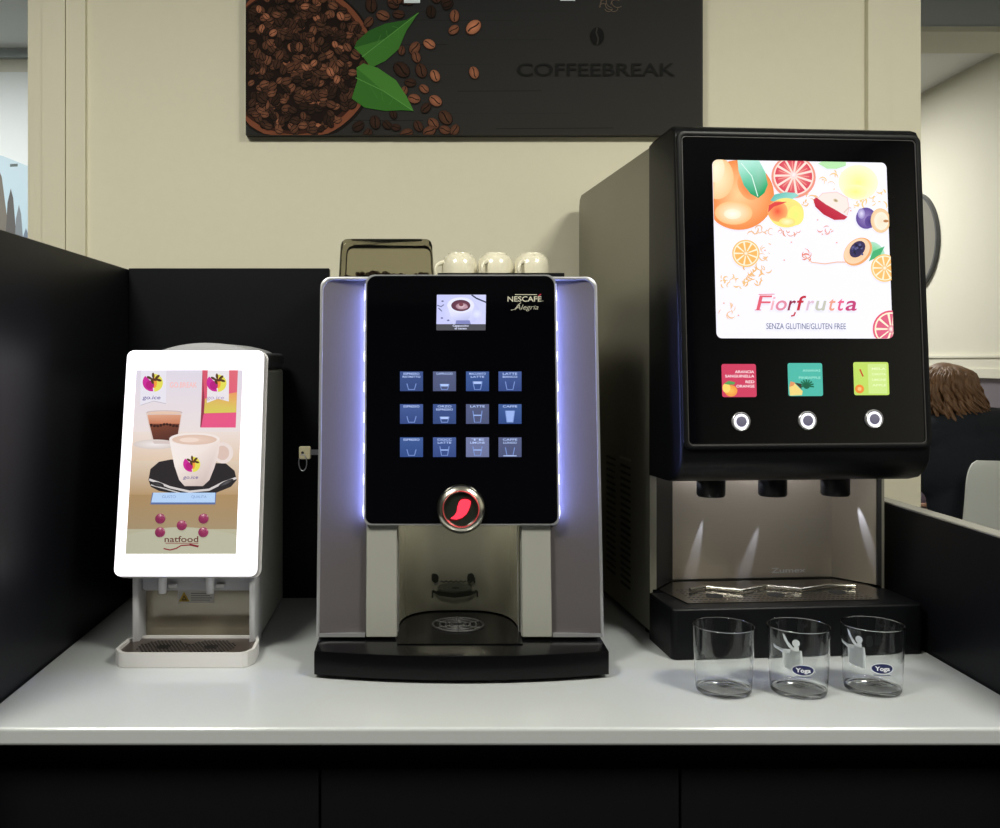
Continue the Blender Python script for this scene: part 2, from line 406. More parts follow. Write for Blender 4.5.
# ================================================================== WALL PICTURE
t = thing('wall_picture', 'dark canvas print of coffee beans in a bowl with green leaves, on the cream wall', 'picture', (0.11, WY, 1.85))
px0, px1, pz0, pz1 = wx(247.5), wx(700), 1.851, 2.36
obj('canvas', box(px0, px1, WY-.022, WY-.0005, pz0, pz1), mat('canvas_edge', c(36, 34, 33), 0.7), t)
FM = plane_frame((0, WY-.0222, 0), (1, 0, 0), (0, 0, 1)); YW = WY-.022
def pm(x, y): p = W(x, y, YW); return (min(max(p.x, px0), px1), max(p.z, pz0))
A = Art(pm, 2e-6)
A.poly([(247, 137), (701, 137), (701, -105), (247, -105)], [c(42, 41, 40), c(54, 52, 49), c(42, 43, 46), c(34, 33, 34)])
for k in range(26):
    yy = -100+k*9.2+random.uniform(-2, 2); x0 = random.uniform(250, 500)
    A.line([(x0, yy), (x0+random.uniform(60, 190), yy+random.uniform(-1, 1))], .7, c(*[random.randint(26, 44)]*3))
bx, by, br = 240+215/3.846, 240/3.846, 300/3.846
A.ell(bx+1, by+1, br+2, br+2, c(22, 16, 13), seg=60)
A.ell(bx, by, br, br, c(104, 60, 42), c(124, 72, 50), seg=60)
A.ell(bx-1, by-1, br-5, br-5, c(38, 20, 13), c(60, 32, 22), seg=60)
A.ell(bx-2, by-2, br-7.5, br-7.5, c(30, 17, 11), c(26, 14, 10), seg=60)
def bean(x, y, r, a, lv, hue=0):
    lv = lv*.84; base = (int(lv*1.0), int(lv*(.64+hue)), int(lv*(.47+hue)))
    dk = tuple(int(v*.35) for v in base); lt = tuple(min(255, int(v*1.35)) for v in base)
    A.ell(x, y+.5, r*1.1, r*.84, c(*dk), rot=a, seg=12)
    z = A.z; A.step, st = 1e-6, A.step
    A.ell(x, y, r, r*.74, c(*lt), c(*base), rot=a, seg=14)
    A.line([(x+math.cos(a)*r*q-math.sin(a)*r*.12*math.sin(q*3), y+math.sin(a)*r*q+math.cos(a)*r*.12*math.sin(q*3)) for q in (-.85, -.4, 0, .4, .85)], r*.17, c(*dk))
    A.step = st
for k in range(520):
    q = math.sqrt(random.random())*(br-6); th = random.uniform(0, 2*PI)
    x, y = bx+q*math.cos(th), by+q*math.sin(th)
    if x < 251 or y > 132: continue
    lv = random.choice([48, 60, 70, 82, 96, 120]) if random.random() < .93 else 165
    bean(x, y, random.uniform(3.6, 5.2), random.uniform(0, PI), lv)
out = [(505,20,28,60),(550,60,26,110),(585,10,22,100),(610,55,22,70),(495,85,22,90),(735,45,24,45),(825,62,24,130),(822,115,22,130),(898,105,32,190),(728,170,24,170),(672,185,26,110),(678,220,22,110),(622,195,18,90),(622,268,34,55),(697,272,28,75),(750,292,24,160),(900,280,24,150),(655,318,22,60),(708,342,20,130),(632,350,18,110),(670,380,24,130),(752,388,26,150),(715,415,22,60),(790,452,30,80),(686,485,22,70),(744,475,24,110),(728,505,26,100),(788,500,22,100),(826,500,22,95),(640,515,26,90),(566,480,20,50),(520,470,26,55),(455,485,24,48),(492,515,22,60),(590,440,18,50),(600,490,18,55)]
for k in range(60):
    out.append((random.uniform(480, 850), random.uniform(-330, 20), random.uniform(20, 28), random.choice([50, 70, 90, 120])))
for (x, y, r, lv) in out: bean(240+x/3.846, y/3.846, r/3.846, random.uniform(0, PI), lv)
def leaf(P, c1, c2, tip):
    P = [(240+x/3.846, y/3.846) for x, y in P]; A.poly(P, [c1]*len(P))
    tip = [(240+x/3.846, y/3.846) for x, y in tip]
    half = P[:len(P)//2+1]; A.poly(half+[tip[1]], c2); A.line([tip[0], tip[1], tip[2]], .8, c(92, 150, 74))
    for q in (.25, .45, .65):
        a = Vector(tip[0]).lerp(Vector(tip[2]), q)
        for s_ in (P[2], P[-2]): A.line([tuple(a), tuple(a.lerp(Vector(s_), .5))], .35, c(70, 128, 56))
leaf([(688, 48), (640, 78), (560, 92), (495, 120), (450, 160), (440, 185), (470, 215), (505, 262), (560, 235), (610, 190), (640, 120)], c(62, 118, 46), c(44, 94, 36), [(470, 220), (560, 150), (686, 52)])
leaf([(668, 428), (640, 370), (600, 310), (530, 262), (475, 245), (448, 262), (452, 310), (430, 380), (480, 415), (560, 428), (620, 425)], c(56, 112, 42), c(72, 130, 52), [(445, 300), (550, 350), (664, 426)])
A.text('COFFEEBREAK', 517, 76, 12.5, c(26, 26, 26), width=158, bold=.012)
A.ell(597, 36.5, 7, 9, c(18, 18, 18), seg=20); A.line([(597, 28), (596, 33), (598, 39), (597, 45)], 1.6, c(52, 50, 48))
for k in range(9):
    a = random.uniform(0, PI); A.line(arc_path(603+k*1.8, 8-(k % 3)*3, 4+(k % 3), a, a+2.4, 6, lambda x, y: (x, y)), .6, c(112, 98, 84))
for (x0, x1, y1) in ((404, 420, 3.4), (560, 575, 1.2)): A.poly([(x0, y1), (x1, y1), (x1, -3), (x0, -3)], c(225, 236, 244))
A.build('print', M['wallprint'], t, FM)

# ================================================================== SMALL LIT MACHINE (left)
LT = thing('drinks_dispenser', 'small hot drinks dispenser with a glowing white frame around a coffee cup poster', 'drinks machine', (-0.3625, 1.72, CT))
obj('body', box(-.456, -.265, 1.58, 1.862, .906, 1.345), M['bodygrey'], LT, bev=(0.006, 3), smooth=40)
obj('upper_body', prism([(1.534, 1.046), (1.599, 1.344), (1.61, 1.344), (1.61, 1.046)], -.455, -.268, 'x'), M['darkgrey'], LT)
obj('top_cover', box(-.462, -.263, 1.602, 1.864, 1.3455, 1.374), M['darkgrey'], LT, bev=(0.008, 3), smooth=40)
lid = prism([(-.44+.165*k/16, 1.372+.018*math.sin(PI*k/16)**.7) for k in range(17)], 1.61, 1.82, 'y')
obj('lid', lid, M['beigeplastic'], LT, smooth=40)
for k in range(2): # side vents near the foot
    pass
# side walls / posts framing the dispensing bay
for nm, (a, b_) in (('l', (-.4535, -.4455)), ('r', (-.2705, -.2625))):
    sp = prism([(1.532, .922), (1.532, 1.045), (1.60, 1.045), (1.60, .903), (1.545, .903)], a, b_, 'x')
    obj('side_post', sp, M['beigeplastic'], LT, bev=(0.004, 3), smooth=40)
obj('crossbar', box(-.4450, -.2710, 1.548, 1.578, .995, 1.044), M['beigeplastic'], LT, bev=(0.003, 2), smooth=40)
obj('splash_plate', box(-.4450, -.2710, 1.574, 1.5795, .912, .9945), mat('beige_satin_plate', c(176, 168, 150), 0.12, metal=0.45), LT)
for x in (162.5, 210):
    p = W(x, 583, 1.535)
    sp = lathe([(0, -.016), (.006, -.016), (.0068, 0), (.0075, .016), (0, .016)], 20, p.x, p.y, p.z)
    obj('spout', sp, mat('white_spout', c(238, 238, 240), 0.3), LT, smooth=40)
    q = W(x+11, 585, 1.547); obj('spout_clip', box(q.x-.007, q.x+.007, 1.540, 1.5478, q.z-.003, q.z+.003), M['traywhite'], LT, bev=(.001, 1))
    l = box(p.x-.012, p.x+.012, 1.512, 1.520, 1.030, 1.0335)
    obj('bay_light', l, M['glowframe'], LT)
# warning sticker
FM = plane_frame((0, 1.5738, 0), (1, 0, 0), (0, 0, 1)); A = Art(lambda x, y: (lambda p: (p.x, p.z))(W(x, y, 1.5738)))
A.poly([(178, 590.5), (214, 590.5), (214, 603), (178, 603)], c(214, 212, 206))
A.poly([(179, 601.5), (184, 591.5), (189.5, 601.5)], c(196, 160, 30)); A.poly([(181.5, 600.4), (184, 595), (187, 600.4)], c(60, 48, 10)); A.ell(184.2, 598.6, .9, .9, c(196, 160, 30), seg=8)
for k in range(4): A.poly([(191, 593+k*2.2), (212-(k % 2)*2, 593+k*2.2), (212-(k % 2)*2, 594+k*2.2), (191, 594+k*2.2)], c(140, 138, 136))
A.build('warning_sticker', M['print'], LT, FM)
# drip tray
tz = .9225
outl = [(-.466, 1.483), (-.456, 1.466), (-.447, 1.461), (-.270, 1.461), (-.262, 1.466), (-.2545, 1.483), (-.2555, 1.53), (-.2620, 1.556), (-.452, 1.556), (-.464, 1.535)]
tr = prism(outl, .9005, .906); ring = ringprism(outl, [(-.3583+(x+.3583)*.955, 1.509+(y-1.509)*.92) for x, y in outl], .906, tz, tr)
obj('drip_tray', tr, M['traywhite'], LT, smooth=30)
gr = prism([(-.3583+(x+.3583)*.95, 1.509+(y-1.509)*.915) for x, y in outl], .907, .9185)
gt = obj('drip_grid', gr, M['grid'], LT)
hb = bmesh.new()
for cx in (W(161, 648, 1.5).x, W(209, 648, 1.5).x):
    for i in range(-7, 8):
        for j in range(-5, 6):
            if i*i+j*j*1.4 < 46:
                r = .0018 if i*i+j*j > 2 else .0034
                lathe([(0, 0), (r, 0), (r, .0006), (0, .0006)], 8, cx+i*.0058+(j % 2)*.0029, 1.506+j*.0062, .9184, hb)
obj('grid_holes', hb, M['hole'], gt)
# tilted front: frame F_left origin at the bottom of the panel front
ub = math.atan2(0.070, 0.348)
FLm = plane_frame((-.3645, 1.500, 1.0285), (1, 0, 0), (0, math.sin(ub), math.cos(ub)))
def L_(x, y): return uv(x, y, FLm)
v1 = 0.356
hw = .1105
pn = prism(rr(-hw, hw, 0, v1, .011), -.024, -.004); obj('front_shell', pn, M['traywhite'], LT, FLm, bev=(.003, 2, 60), smooth=40)
su0 = (L_(136, 370)[0]+L_(125.5, 553)[0])/2; su1 = (L_(242.5, 370)[0]+L_(236, 553)[0])/2; sv1 = L_(190, 370)[1]; sv0 = L_(185, 554)[1]
lf = ringprism(rr(-hw, hw, 0, v1, .011), rr(su0, su1, sv0, sv1, .0005), -.004, .0, None)
obj('lit_frame', lf, M['glowframe'], LT, FLm, bev=(.002, 2, 60), smooth=40)
Q = (113, 550, 38, 68, 520, 800)
A = Art(quadmap(Q, su0, su1, sv0, sv1), 1e-5, -.0015)
def XL_(y): return 113-45*(y-38)/762
def XR_(y): return 550-30*(y-38)/762
def band(y0, y1, ca, cb):
    A.poly([(XL_(y0), y0), (XR_(y0), y0), (XR_(y1), y1), (XL_(y1), y1)], [ca, ca, cb, cb])
band(38, 300, c(214, 208, 222), c(226, 214, 214)); band(300, 420, c(226, 212, 206), c(216, 192, 170)); band(420, 560, c(214, 196, 178), c(176, 146, 108)); band(560, 700, c(166, 136, 96), c(158, 138, 108)); band(700, 800, c(176, 172, 148), c(160, 158, 138))
A.poly([(70, 720)]+[(70+45*k, 722-30*math.sin(PI*k/10)) for k in range(11)]+[(521, 800), (68, 800)], c(178, 176, 154))
# banner and pack at the right
A.poly([(384, 38), (530, 38), (520, 282), (376, 282)], [c(206, 84, 104), c(216, 104, 118), c(222, 84, 120), c(216, 78, 116)])
A.poly([(384, 40), (384, 130), (374, 280), (380, 280), (395, 200)], c(140, 52, 74))
A.poly([(394, 160), (526, 132), (522, 218), (390, 222)], [c(214, 176, 96), c(226, 150, 96), c(208, 196, 92), c(206, 196, 86)])
A.poly([(388, 226), (522, 220), (520, 282), (378, 282)], c(222, 84, 130))
A.poly([(406, 38), (494, 38), (492, 172), (448, 160), (402, 178)], c(226, 220, 226))
A.poly([(132, 38), (236, 38), (234, 180), (184, 170), (128, 188)], c(224, 220, 232)); A.line([(130, 188), (184, 170), (234, 181)], 2, c(170, 164, 176))
def logo(x, y, r, t_=1.0, txt=True):
    A.ell(x-r*.15, y, r, r*1.02, c(196, 40, 146), a0=PI*.45, a1=PI*1.25); A.ell(x+r*.1, y+r*.05, r*.95, r, c(220, 212, 84), a0=-PI*.55, a1=PI*.5)
    A.ell(x+r*.1, y+r*.05, r*.3, r*.6, c(236, 150, 60)); A.ell(x-r*.35, y+r*.3, r*.45, r*.5, c(176, 26, 122))
    for (dx, dy, a) in ((-.4, -.5, .5), (0, -.75, 1.5), (.45, -.6, 2.4), (.1, -.3, .2), (.6, -.25, .3), (-.1, -.1, 1.2)):
        A.ell(x+dx*r, y+dy*r, r*.34, r*.15, c(84, 54, 30), rot=a, seg=10)
    if txt: A.text('go.ice', x-r*1.15, y+r*1.9, r*.42, c(70, 56, 140) if t_ == 1 else c(170, 150, 190), width=r*1.9, shear=.2, bold=.004)
logo(182, 90, 38); logo(444, 92, 37, .5)
A.text('GO.BREAK', 250, 112, 22, c(238, 186, 186), width=112, bold=.02)
# glass of coffee
A.poly([(152, 218), (300, 218), (282, 345), (178, 345)], c(214, 196, 190)); A.poly([(158, 228), (296, 228), (290, 268), (166, 268)], [c(214, 158, 130), c(210, 150, 122), c(190, 118, 86), c(186, 112, 82)])
A.poly([(166, 266), (290, 266), (278, 340), (184, 340)], [c(120, 66, 48), c(110, 60, 46), c(70, 38, 34), c(84, 46, 40)])
for k in range(9): A.ell(174+k*13, 272+4*math.sin(k), 5.5, 7, c(54, 26, 22), rot=k, seg=8)
A.ell(228, 218, 74, 9, c(226, 214, 216), c(190, 170, 172)); A.ell(228, 220, 68, 6, c(222, 190, 170))
A.ell(190, 352, 90, 20, c(232, 226, 226), c(208, 196, 192)); A.poly([(178, 338), (282, 338), (278, 350), (186, 350)], c(206, 190, 188))
# saucer and cup
A.poly([(162, 500), (170, 455), (205, 425), (255, 415), (430, 430), (480, 432), (515, 462), (524, 500), (500, 528), (430, 556), (300, 560), (205, 545), (172, 528)], c(40, 36, 40))
A.line([(165, 498), (205, 512), (250, 530), (330, 548), (410, 540), (470, 510), (522, 492)], 9, c(206, 200, 200)); A.line([(172, 520), (230, 536), (300, 556)], 5, c(190, 186, 186))
A.ell(200, 518, 26, 9, c(70, 66, 70), c(30, 28, 32), rot=.2); A.ell(480, 512, 34, 8, c(90, 88, 92), c(32, 30, 34), rot=-.45)
A.ell(468, 388, 42, 44, c(226, 212, 208)); A.ell(466, 388, 27, 30, c(212, 186, 176))
A.poly([(247, 330), (455, 330), (450, 390), (432, 450), (412, 500), (385, 525), (310, 525), (288, 500), (268, 440)], [c(236, 226, 224), c(230, 216, 212), c(226, 212, 208), c(222, 206, 202), c(214, 196, 190), c(200, 182, 176), c(206, 190, 184), c(222, 208, 202), c(236, 226, 222)])
A.ell(351, 330, 104, 27, c(240, 232, 230), c(232, 220, 216)); A.ell(351, 333, 92, 21, c(226, 200, 186), c(214, 184, 168)); A.ell(330, 334, 40, 10, c(232, 210, 198))
logo(341, 434, 32)
# display strip, buttons, maker's name
A.poly([(178, 552), (440, 552), (436, 600), (170, 600)], c(90, 110, 160)); A.poly([(182, 552), (436, 552), (434, 592), (174, 592)], c(176, 204, 240))
A.text('GUSTO', 218, 574, 11, c(120, 144, 190), width=56); A.text('QUALITA', 338, 574, 11, c(120, 144, 190), width=62)
A.text('natfood', 228, 752, 24, c(96, 46, 46), width=138, bold=.01); A.line([(232, 757), (366, 757)], 4, c(150, 110, 100))
A.line([(224, 778), (250, 784), (275, 778), (296, 766), (330, 764), (368, 768)], 5, c(130, 34, 50)); A.line([(330, 762), (366, 770)], 8, c(120, 30, 46))
A.build('poster', M['litprint'], LT, FLm)
bt = mat('plum_button', c(130, 46, 84), 0.35, emit=c(120, 34, 76), es=.35)
for (x, y) in ((211, 658), (388, 658), (299, 685), (210, 713), (387, 713)):
    a, b_ = quadmap(Q, su0, su1, sv0, sv1)(x, y)
    bb = lathe([(0, -.0012), (.0078, -.0012), (.0078, .0008), (.006, .0020), (0, .0026)], 24, a, b_); obj('drink_button', bb, bt, LT, FLm, smooth=40)

# ================================================================== COFFEE MACHINE (centre)
EX0, EX1 = -.1590, .2735; EC = (EX0+EX1)/2
ET = thing('coffee_machine', 'large silver and black coffee machine with blue lit wings and a red chilli badge', 'coffee machine', (EC, 1.72, CT))
ang = math.atan2(.058, .545)
FE = plane_frame((EC, 1.477, .944), (1, 0, 0), (0, math.sin(ang), math.cos(ang)))
def E(x, y, w=0): return uv(x, y, FE, w)
nU0, nU1 = E(397, 560)[0], E(521, 560)[0]; nV = E(460, 521)[1]; HV = E(460, 278)[1]; HW = (EX1-EX0)/2
# door outline with the dispensing bay cut out
top = rr(-HW, HW, 0, HV, (0, 0, .018, .018), 8)
# rr order: bottom-left, bottom-right, top-right arc, top-left arc
door = [(-HW, 0), (nU0, 0), (nU0, nV), (nU1, nV), (nU1, 0), (HW, 0)] + top[2:]
dm = prism(door, -.035, 0.0)
obj('front_door', dm, M['silver'], ET, FE, bev=(.0025, 2, 60), smooth=40)
WR = .0125; WP = .0212                                   # raised door edge, height of the glass front
m_ = .0050
arcs = top[2:]; kx_, ky_ = (HW-m_)/HW, (HV-m_)/HV
inner_ = [(a*kx_, b_*ky_) for a, b_ in arcs]
edge_ = [(-HW, 0), (-HW+m_, 0)] + list(reversed(inner_)) + [(HW-m_, 0), (HW, 0)] + arcs
obj('door_edge', prism(edge_, .0001, WR), M['silver'], ET, FE, bev=(.0012, 2, 60), smooth=40)
pv1 = E(460, 526)[1]
for s_ in (-1, 1):
    a0, a1 = (-HW+m_, nU0-.0015-.046) if s_ < 0 else (nU1+.0015+.044, HW-m_)
    wg = bmesh.new(); n = 14; rows = []
    for k in range(n+1):
        u = a0+(a1-a0)*k/n; q = (1-k/n) if s_ < 0 else k/n          # 0 beside the glass, 1 at the door edge
        w_ = .0015+.0100*q**1.8; vt = HV-m_-.0005-(.013*(1-math.sqrt(max(0, 1-((q-.72)/.28)**2))) if q > .72 else 0)
        rows.append([wg.verts.new((u, .0055, w_)), wg.verts.new((u, vt, w_)), wg.verts.new((u, vt, .0002)), wg.verts.new((u, .0055, .0002))])
    for k in range(n):
        for i_ in range(4): wg.faces.new((rows[k][i_], rows[k+1][i_], rows[k+1][(i_+1) % 4], rows[k][(i_+1) % 4]))
    wg.faces.new(rows[0]); wg.faces.new(rows[-1])
    obj('side_wing', wg, M['wing'], ET, FE, smooth=40)
    obj('wing_sill', prism([(a0, 0), (a1, 0), (a1, .0052), (a0, .0052)], .0001, WR), M['silver'], ET, FE)
for (a0, a1) in ((nU0-.046, nU0), (nU1, nU1+.044)):
    obj('bay_pillar', prism([(a0, .0), (a1, 0), (a1, pv1+.002), (a0, pv1+.002)], .0001, .0128), M['pillar'], ET, FE, bev=(.001, 2))
# glossy front panel, bezel and led strips
gu0, gu1 = E(364.5, 420, WP)[0], E(557.8, 420, WP)[0]; gv0, gv1 = E(460, 525.5, WP)[1], HV+.0015
def bowed(inset, n=12):
    return rr(gu0+inset, gu1-inset, gv0+inset, gv1-inset, (.010, .010, .014, .014), 6)
obj('panel_back', prism(bowed(.0045), .0129, .0182), M['black'], ET, FE)
obj('panel_core', prism([(gu0+.0045, pv1+.003), (gu1-.0045, pv1+.003), (gu1-.0045, HV-.014), (gu0+.0045, HV-.014)], .0003, .0128), M['black'], ET, FE)
obj('bezel', ringprism(bowed(0), bowed(.0028), .0150, .0208), M['silver'], ET, FE, bev=(.0008, 1, 60), smooth=40)
gp = obj('front_panel', prism(bowed(.0029), .0183, WP), M['screenglass'], ET, FE)
for u, sg in ((gu0, -1), (gu1, 1)):
    uu = u-sg*.0040
    a_, b_ = sorted((uu, uu+sg*.0006))
    obj('led_strip', prism([(a_, gv0+.012), (b_, gv0+.012), (b_, gv1-.020), (a_, gv1-.020)], .0040, .0140), M['ledstrip'], ET, FE)
    a_, b_ = sorted((u+sg*.0001, u+sg*.0008))
    obj('edge_light', prism([(a_, gv0+.010), (b_, gv0+.010), (b_, gv1-.014), (a_, gv1-.014)], .0155, .0200), M['edgelight'], ET, FE)
    for k in range(8):
        v = gv0+.022+(gv1-gv0-.055)*k/7
        obj('led', ellipsoid((u+sg*.0006, v, .0185), (.0011, .0100, .0016), u=8, v=6), M['led'], ET, FE)
# picture screen
E2 = lambda x, y: E(x, y, WP)
A = Art(E2, 1e-5, WP+.0001)
def Dp(x, y): return (425+x*.135, 285+y*.135)
sx = lambda pts: [Dp(*p) for p in pts]
A.poly(sx([(88, 72), (452, 72), (448, 334), (84, 334)]), [c(196, 200, 246), c(206, 210, 250), c(206, 208, 250), c(198, 200, 248)])
A.ell(*Dp(265, 200), 18.5, 14, c(226, 228, 255), c(196, 200, 246)); A.poly(sx([(165, 150), (365, 150), (340, 230), (300, 290), (235, 290), (190, 230)]), [c(232, 234, 255)]*2+[c(206, 210, 250), c(170, 176, 230), c(176, 180, 234), c(216, 218, 252)])
A.ell(*Dp(265, 150), 13.6, 8, c(240, 240, 255), c(226, 228, 255)); A.ell(*Dp(265, 152), 9.6, 5.7, c(120, 70, 84), c(90, 50, 70)); A.ell(*Dp(272, 158), 6, 3.2, c(226, 200, 210), c(160, 120, 136)); A.ell(*Dp(268, 145), 2.2, 1.8, c(120, 64, 76)); A.ell(*Dp(300, 165), 2.4, 1.2, c(190, 150, 166))
A.line(sx([(345, 74), (380, 98), (452, 128)]), 1.4, c(40, 44, 80)); A.line(sx([(90, 150), (120, 160), (140, 145)]), 1.0, c(90, 96, 150)); A.line(sx([(100, 170), (125, 195)]), 1, c(90, 96, 150))
for (x, y) in ((125, 245), (172, 262), (130, 120)): A.ell(*Dp(x, y), 1.3, .8, c(90, 96, 150), seg=8)
A.ell(*Dp(385, 215), 5, 4.5, c(226, 230, 255), c(206, 210, 250))
A.poly(sx([(232, 262), (330, 262), (340, 292), (225, 292)]), c(128, 134, 190))
A.poly(sx([(84, 290), (450, 290), (448, 336), (84, 336)]), c(76, 76, 84))
A.text('Cappuccino', *Dp(264, 308), 1.9, c(220, 226, 255), width=16, align='c', bold=.02); A.text('al cacao', *Dp(264, 328), 1.9, c(220, 226, 255), width=12, align='c', bold=.02)
A.build('picture_screen', M['litprint'], ET, FE)
A = Art(E2, 1e-5, WP+.0001)
A.text('NESCAFE', 507.5, 301.5, 5.2, c(186, 184, 166), width=34, bold=.018); A.poly([(515, 294.2), (537, 294.2), (537, 295), (515, 295)], c(176, 174, 156)); A.line([(538.5, 296), (541, 294)], 1.2, c(170, 30, 60)); A.ell(542.6, 301, .5, .5, c(160, 158, 142), seg=6)
A.text('Alegria', 515, 309.5, 5.0, c(166, 164, 148), width=23, shear=.35); A.line([(511, 310), (514.5, 309.5), (518, 305), (521, 302.5)], .7, c(166, 164, 148))
A.build('brand_lettering', M['print'], ET, FE)
# twelve drink buttons
kinds = ['cup', 'mug', 'tumbler', 'glassy', 'cup', 'mug', 'tall', 'tallfull', 'cup', 'wide', 'wide', 'cupw']
bases = [(c(50, 70, 122), c(58, 80, 136)), (c(74, 82, 118), c(82, 90, 126)), (c(46, 72, 132), c(60, 88, 146)), (c(50, 70, 128), c(66, 88, 146))]
for r in range(3):
    for q in range(4):
        x0 = (400, 433, 466, 498.5)[q]; y0 = (371.5, 404.2, 437.4)[r]; x1 = x0+23; y1 = y0+19.6
        A = Art(E2, 1e-5, WP+.0001); cb, ct = bases[(q+r*3) % 4] if not (r == 0 and q == 1) else bases[1]
        if r == 2 and q == 2: cb, ct = c(104, 112, 152), c(110, 118, 158)
        A.poly([(x0, y0), (x1, y0), (x1, y1), (x0, y1)], [ct, ct, cb, cb])
        wt = c(176, 196, 244); lb = c(120, 146, 210); cx = x0+11.5
        names = [['ESPRESSO', 'RISTRETTO'], ['CAPPUCCIO', ''], ['MACCHIATO', 'LATTE'], ['LATTE', 'BIANCO'], ['ESPRESSO', ''], ['ORZO', 'ESPRESSO'], ['LATTE', ''], ['CAFFE', ''], ['ESPRESSO', ''], ['CIOCC', 'LATTE'], ['TE', 'LIMONE'], ['CAFFE', 'LUNGO']][r*4+q]
        A.text(names[0], cx, y0+3.2, 2.0, wt, width=12+len(names[0])*.5, align='c', bold=.02)
        if names[1]: A.text(names[1], cx, y0+6.2, 1.9, wt, width=8+len(names[1])*1.1, align='c', bold=.02)
        k = kinds[r*4+q]
        gx, gy = cx, y1-1.6
        H = {'cup': 6, 'mug': 5.5, 'tumbler': 8, 'glassy': 8, 'tall': 11.5, 'tallfull': 11.5, 'wide': 9, 'cupw': 8}[k]; wb = 3.0; wt_ = 4.6
        if k == 'tallfull': A.poly([(gx-wt_, gy-H), (gx+wt_, gy-H), (gx+wb, gy), (gx-wb, gy)], c(150, 176, 235))
        if k in ('tumbler', 'mug'): A.poly([(gx-wt_, gy-H), (gx+wt_, gy-H), (gx+wt_*.85, gy-H+2.4), (gx-wt_*.85, gy-H+2.4)], c(170, 194, 245))
        A.line([(gx-wt_, gy-H), (gx-wb, gy), (gx+wb, gy), (gx+wt_, gy-H)], .9, lb)
        if k in ('tall', 'tallfull', 'wide'): A.line([(gx-wt_*.85, gy-H*.6), (gx+wt_*.85, gy-H*.6)], 1.2, c(150, 176, 235))
        if k in ('cupw',): A.line([(gx-wt_-2, gy+.4), (gx+wt_+2, gy+.4)], .9, wt)
        A.build('drink_button', M['litprint'], ET, FE)
# red chilli badge
bu, bv = E(461, 509, .027); R_ = 24.3/F_PX*1.475
WB = WP-.0157
ring = lathe([(a_, b_+WB) for a_, b_ in [(R_*.66, .0160), (R_*.68, .0255), (R_*.76, .0285), (R_*.90, .0270), (R_, .0215), (R_*.985, .0158)]], 56, bu, bv)
bg = obj('badge', ring, M['chrome'], ET, FE, smooth=60)
obj('badge_disc', lathe([(0, .0158+WB), (R_*.675, .0158+WB), (R_*.675, .0215+WB), (0, .0215+WB)], 48, bu, bv), mat('badge_dark_disc', c(30, 34, 28), .3), bg, FE)
ch = [(375, 585), (355, 578), (400, 545), (430, 500), (438, 440), (455, 385), (480, 358), (520, 348), (565, 355), (595, 375), (590, 420), (570, 480), (540, 530), (490, 570), (430, 590)]
s_ = (24.3*2)/575
chp = [E(461+(x-480)*s_, 509+(y-466)*s_, .028) for x, y in ch]
def cgrow(k): 
    mx = sum(p[0] for p in chp)/len(chp); my = sum(p[1] for p in chp)/len(chp); return [(mx+(a-mx)*k, my+(b_-my)*k) for a, b_ in chp]
obj('chilli_glow', prism(cgrow(1.16), .0216+WB, .0219+WB), mat('dim_red_glass', c(60, 6, 12), .3, emit=c(90, 6, 12), es=.5), bg, FE)
obj('chilli_sign', prism(chp, .0219+WB, .0226+WB), M['redglow'], bg, FE)
# body behind the door: upper part and a lower part with the bay
bxm = bmesh.new()
nx0, nx1 = EC+nU0, EC+nU1; nY = 1.635; nc = (nx0+nx1)/2; nr = (nx1-nx0)/2
def sup(t_, a, b_, e): 
    ct, st = math.cos(t_), math.sin(t_)
    return (nc+a*math.copysign(abs(ct)**(2/e), ct), 1.50+b_*abs(st)**(2/e))
bay = [sup(PI*k/28, nr, .128, 3.0) for k in range(29)]     # right -> left
plan = [(EX0+.002, 1.512), (nx0, 1.512)] + list(reversed(bay))[0:] + [(nx1, 1.512), (EX1-.002, 1.512), (EX1-.002, 1.985), (EX0+.002, 1.985)]
plan = [p for i, p in enumerate(plan) if i == 0 or (Vector(p)-Vector(plan[i-1])).length > 1e-5]
prism(plan, .9435, 1.185, 'z', bxm)
obj('lower_body', bxm, mat('grey_machine_sides', c(104, 104, 106), .4, metal=.4), ET)
obj('upper_body', prism([(1.545, 1.186), (1.568, 1.486), (1.985, 1.486), (1.985, 1.186)], EX0+.002, EX1-.002, 'x'), mat('grey_machine_top', c(104, 104, 106), .4, metal=.4), ET, bev=(.004, 2))
# polished lining of the bay
ln = bmesh.new(); A0 = [ln.verts.new((p[0]*.985+nc*.015, p[1]-.0022, .945)) for p in bay]; A1 = [ln.verts.new((p[0]*.985+nc*.015, p[1]-.0022, 1.183)) for p in bay]
for k in range(28): ln.faces.new((A0[k], A0[k+1], A1[k+1], A1[k]))
obj('bay_lining', ln, M['niche'], ET, smooth=180)
obj('bay_roof', prism([(nx0+.001, 1.513), (nx1-.001, 1.513)]+[(p[0]*.98+nc*.02, p[1]-.003) for p in bay[1:-1]], 1.170, 1.183), M['black'], ET)
obj('coffee_spout', box(nc-.022, nc+.022, 1.575, 1.605, 1.140, 1.171), M['black'], ET, bev=(.004, 2))
l = bpy.data.lights.new('bay_light', 'AREA'); l.shape = 'RECTANGLE'; l.energy = .24; l.size = .05; l.size_y = .014; l.color = (1, .97, .84)  # added fill light that brightens the bay lining, not a machine part
o = bpy.data.objects.new('bay_light', l); C.objects.link(o); o.parent = ET; o.matrix_local = Matrix.Translation((nc-EC, 1.556-1.72, 1.167-CT)) @ Matrix.Rotation(math.radians(8), 4, 'X')
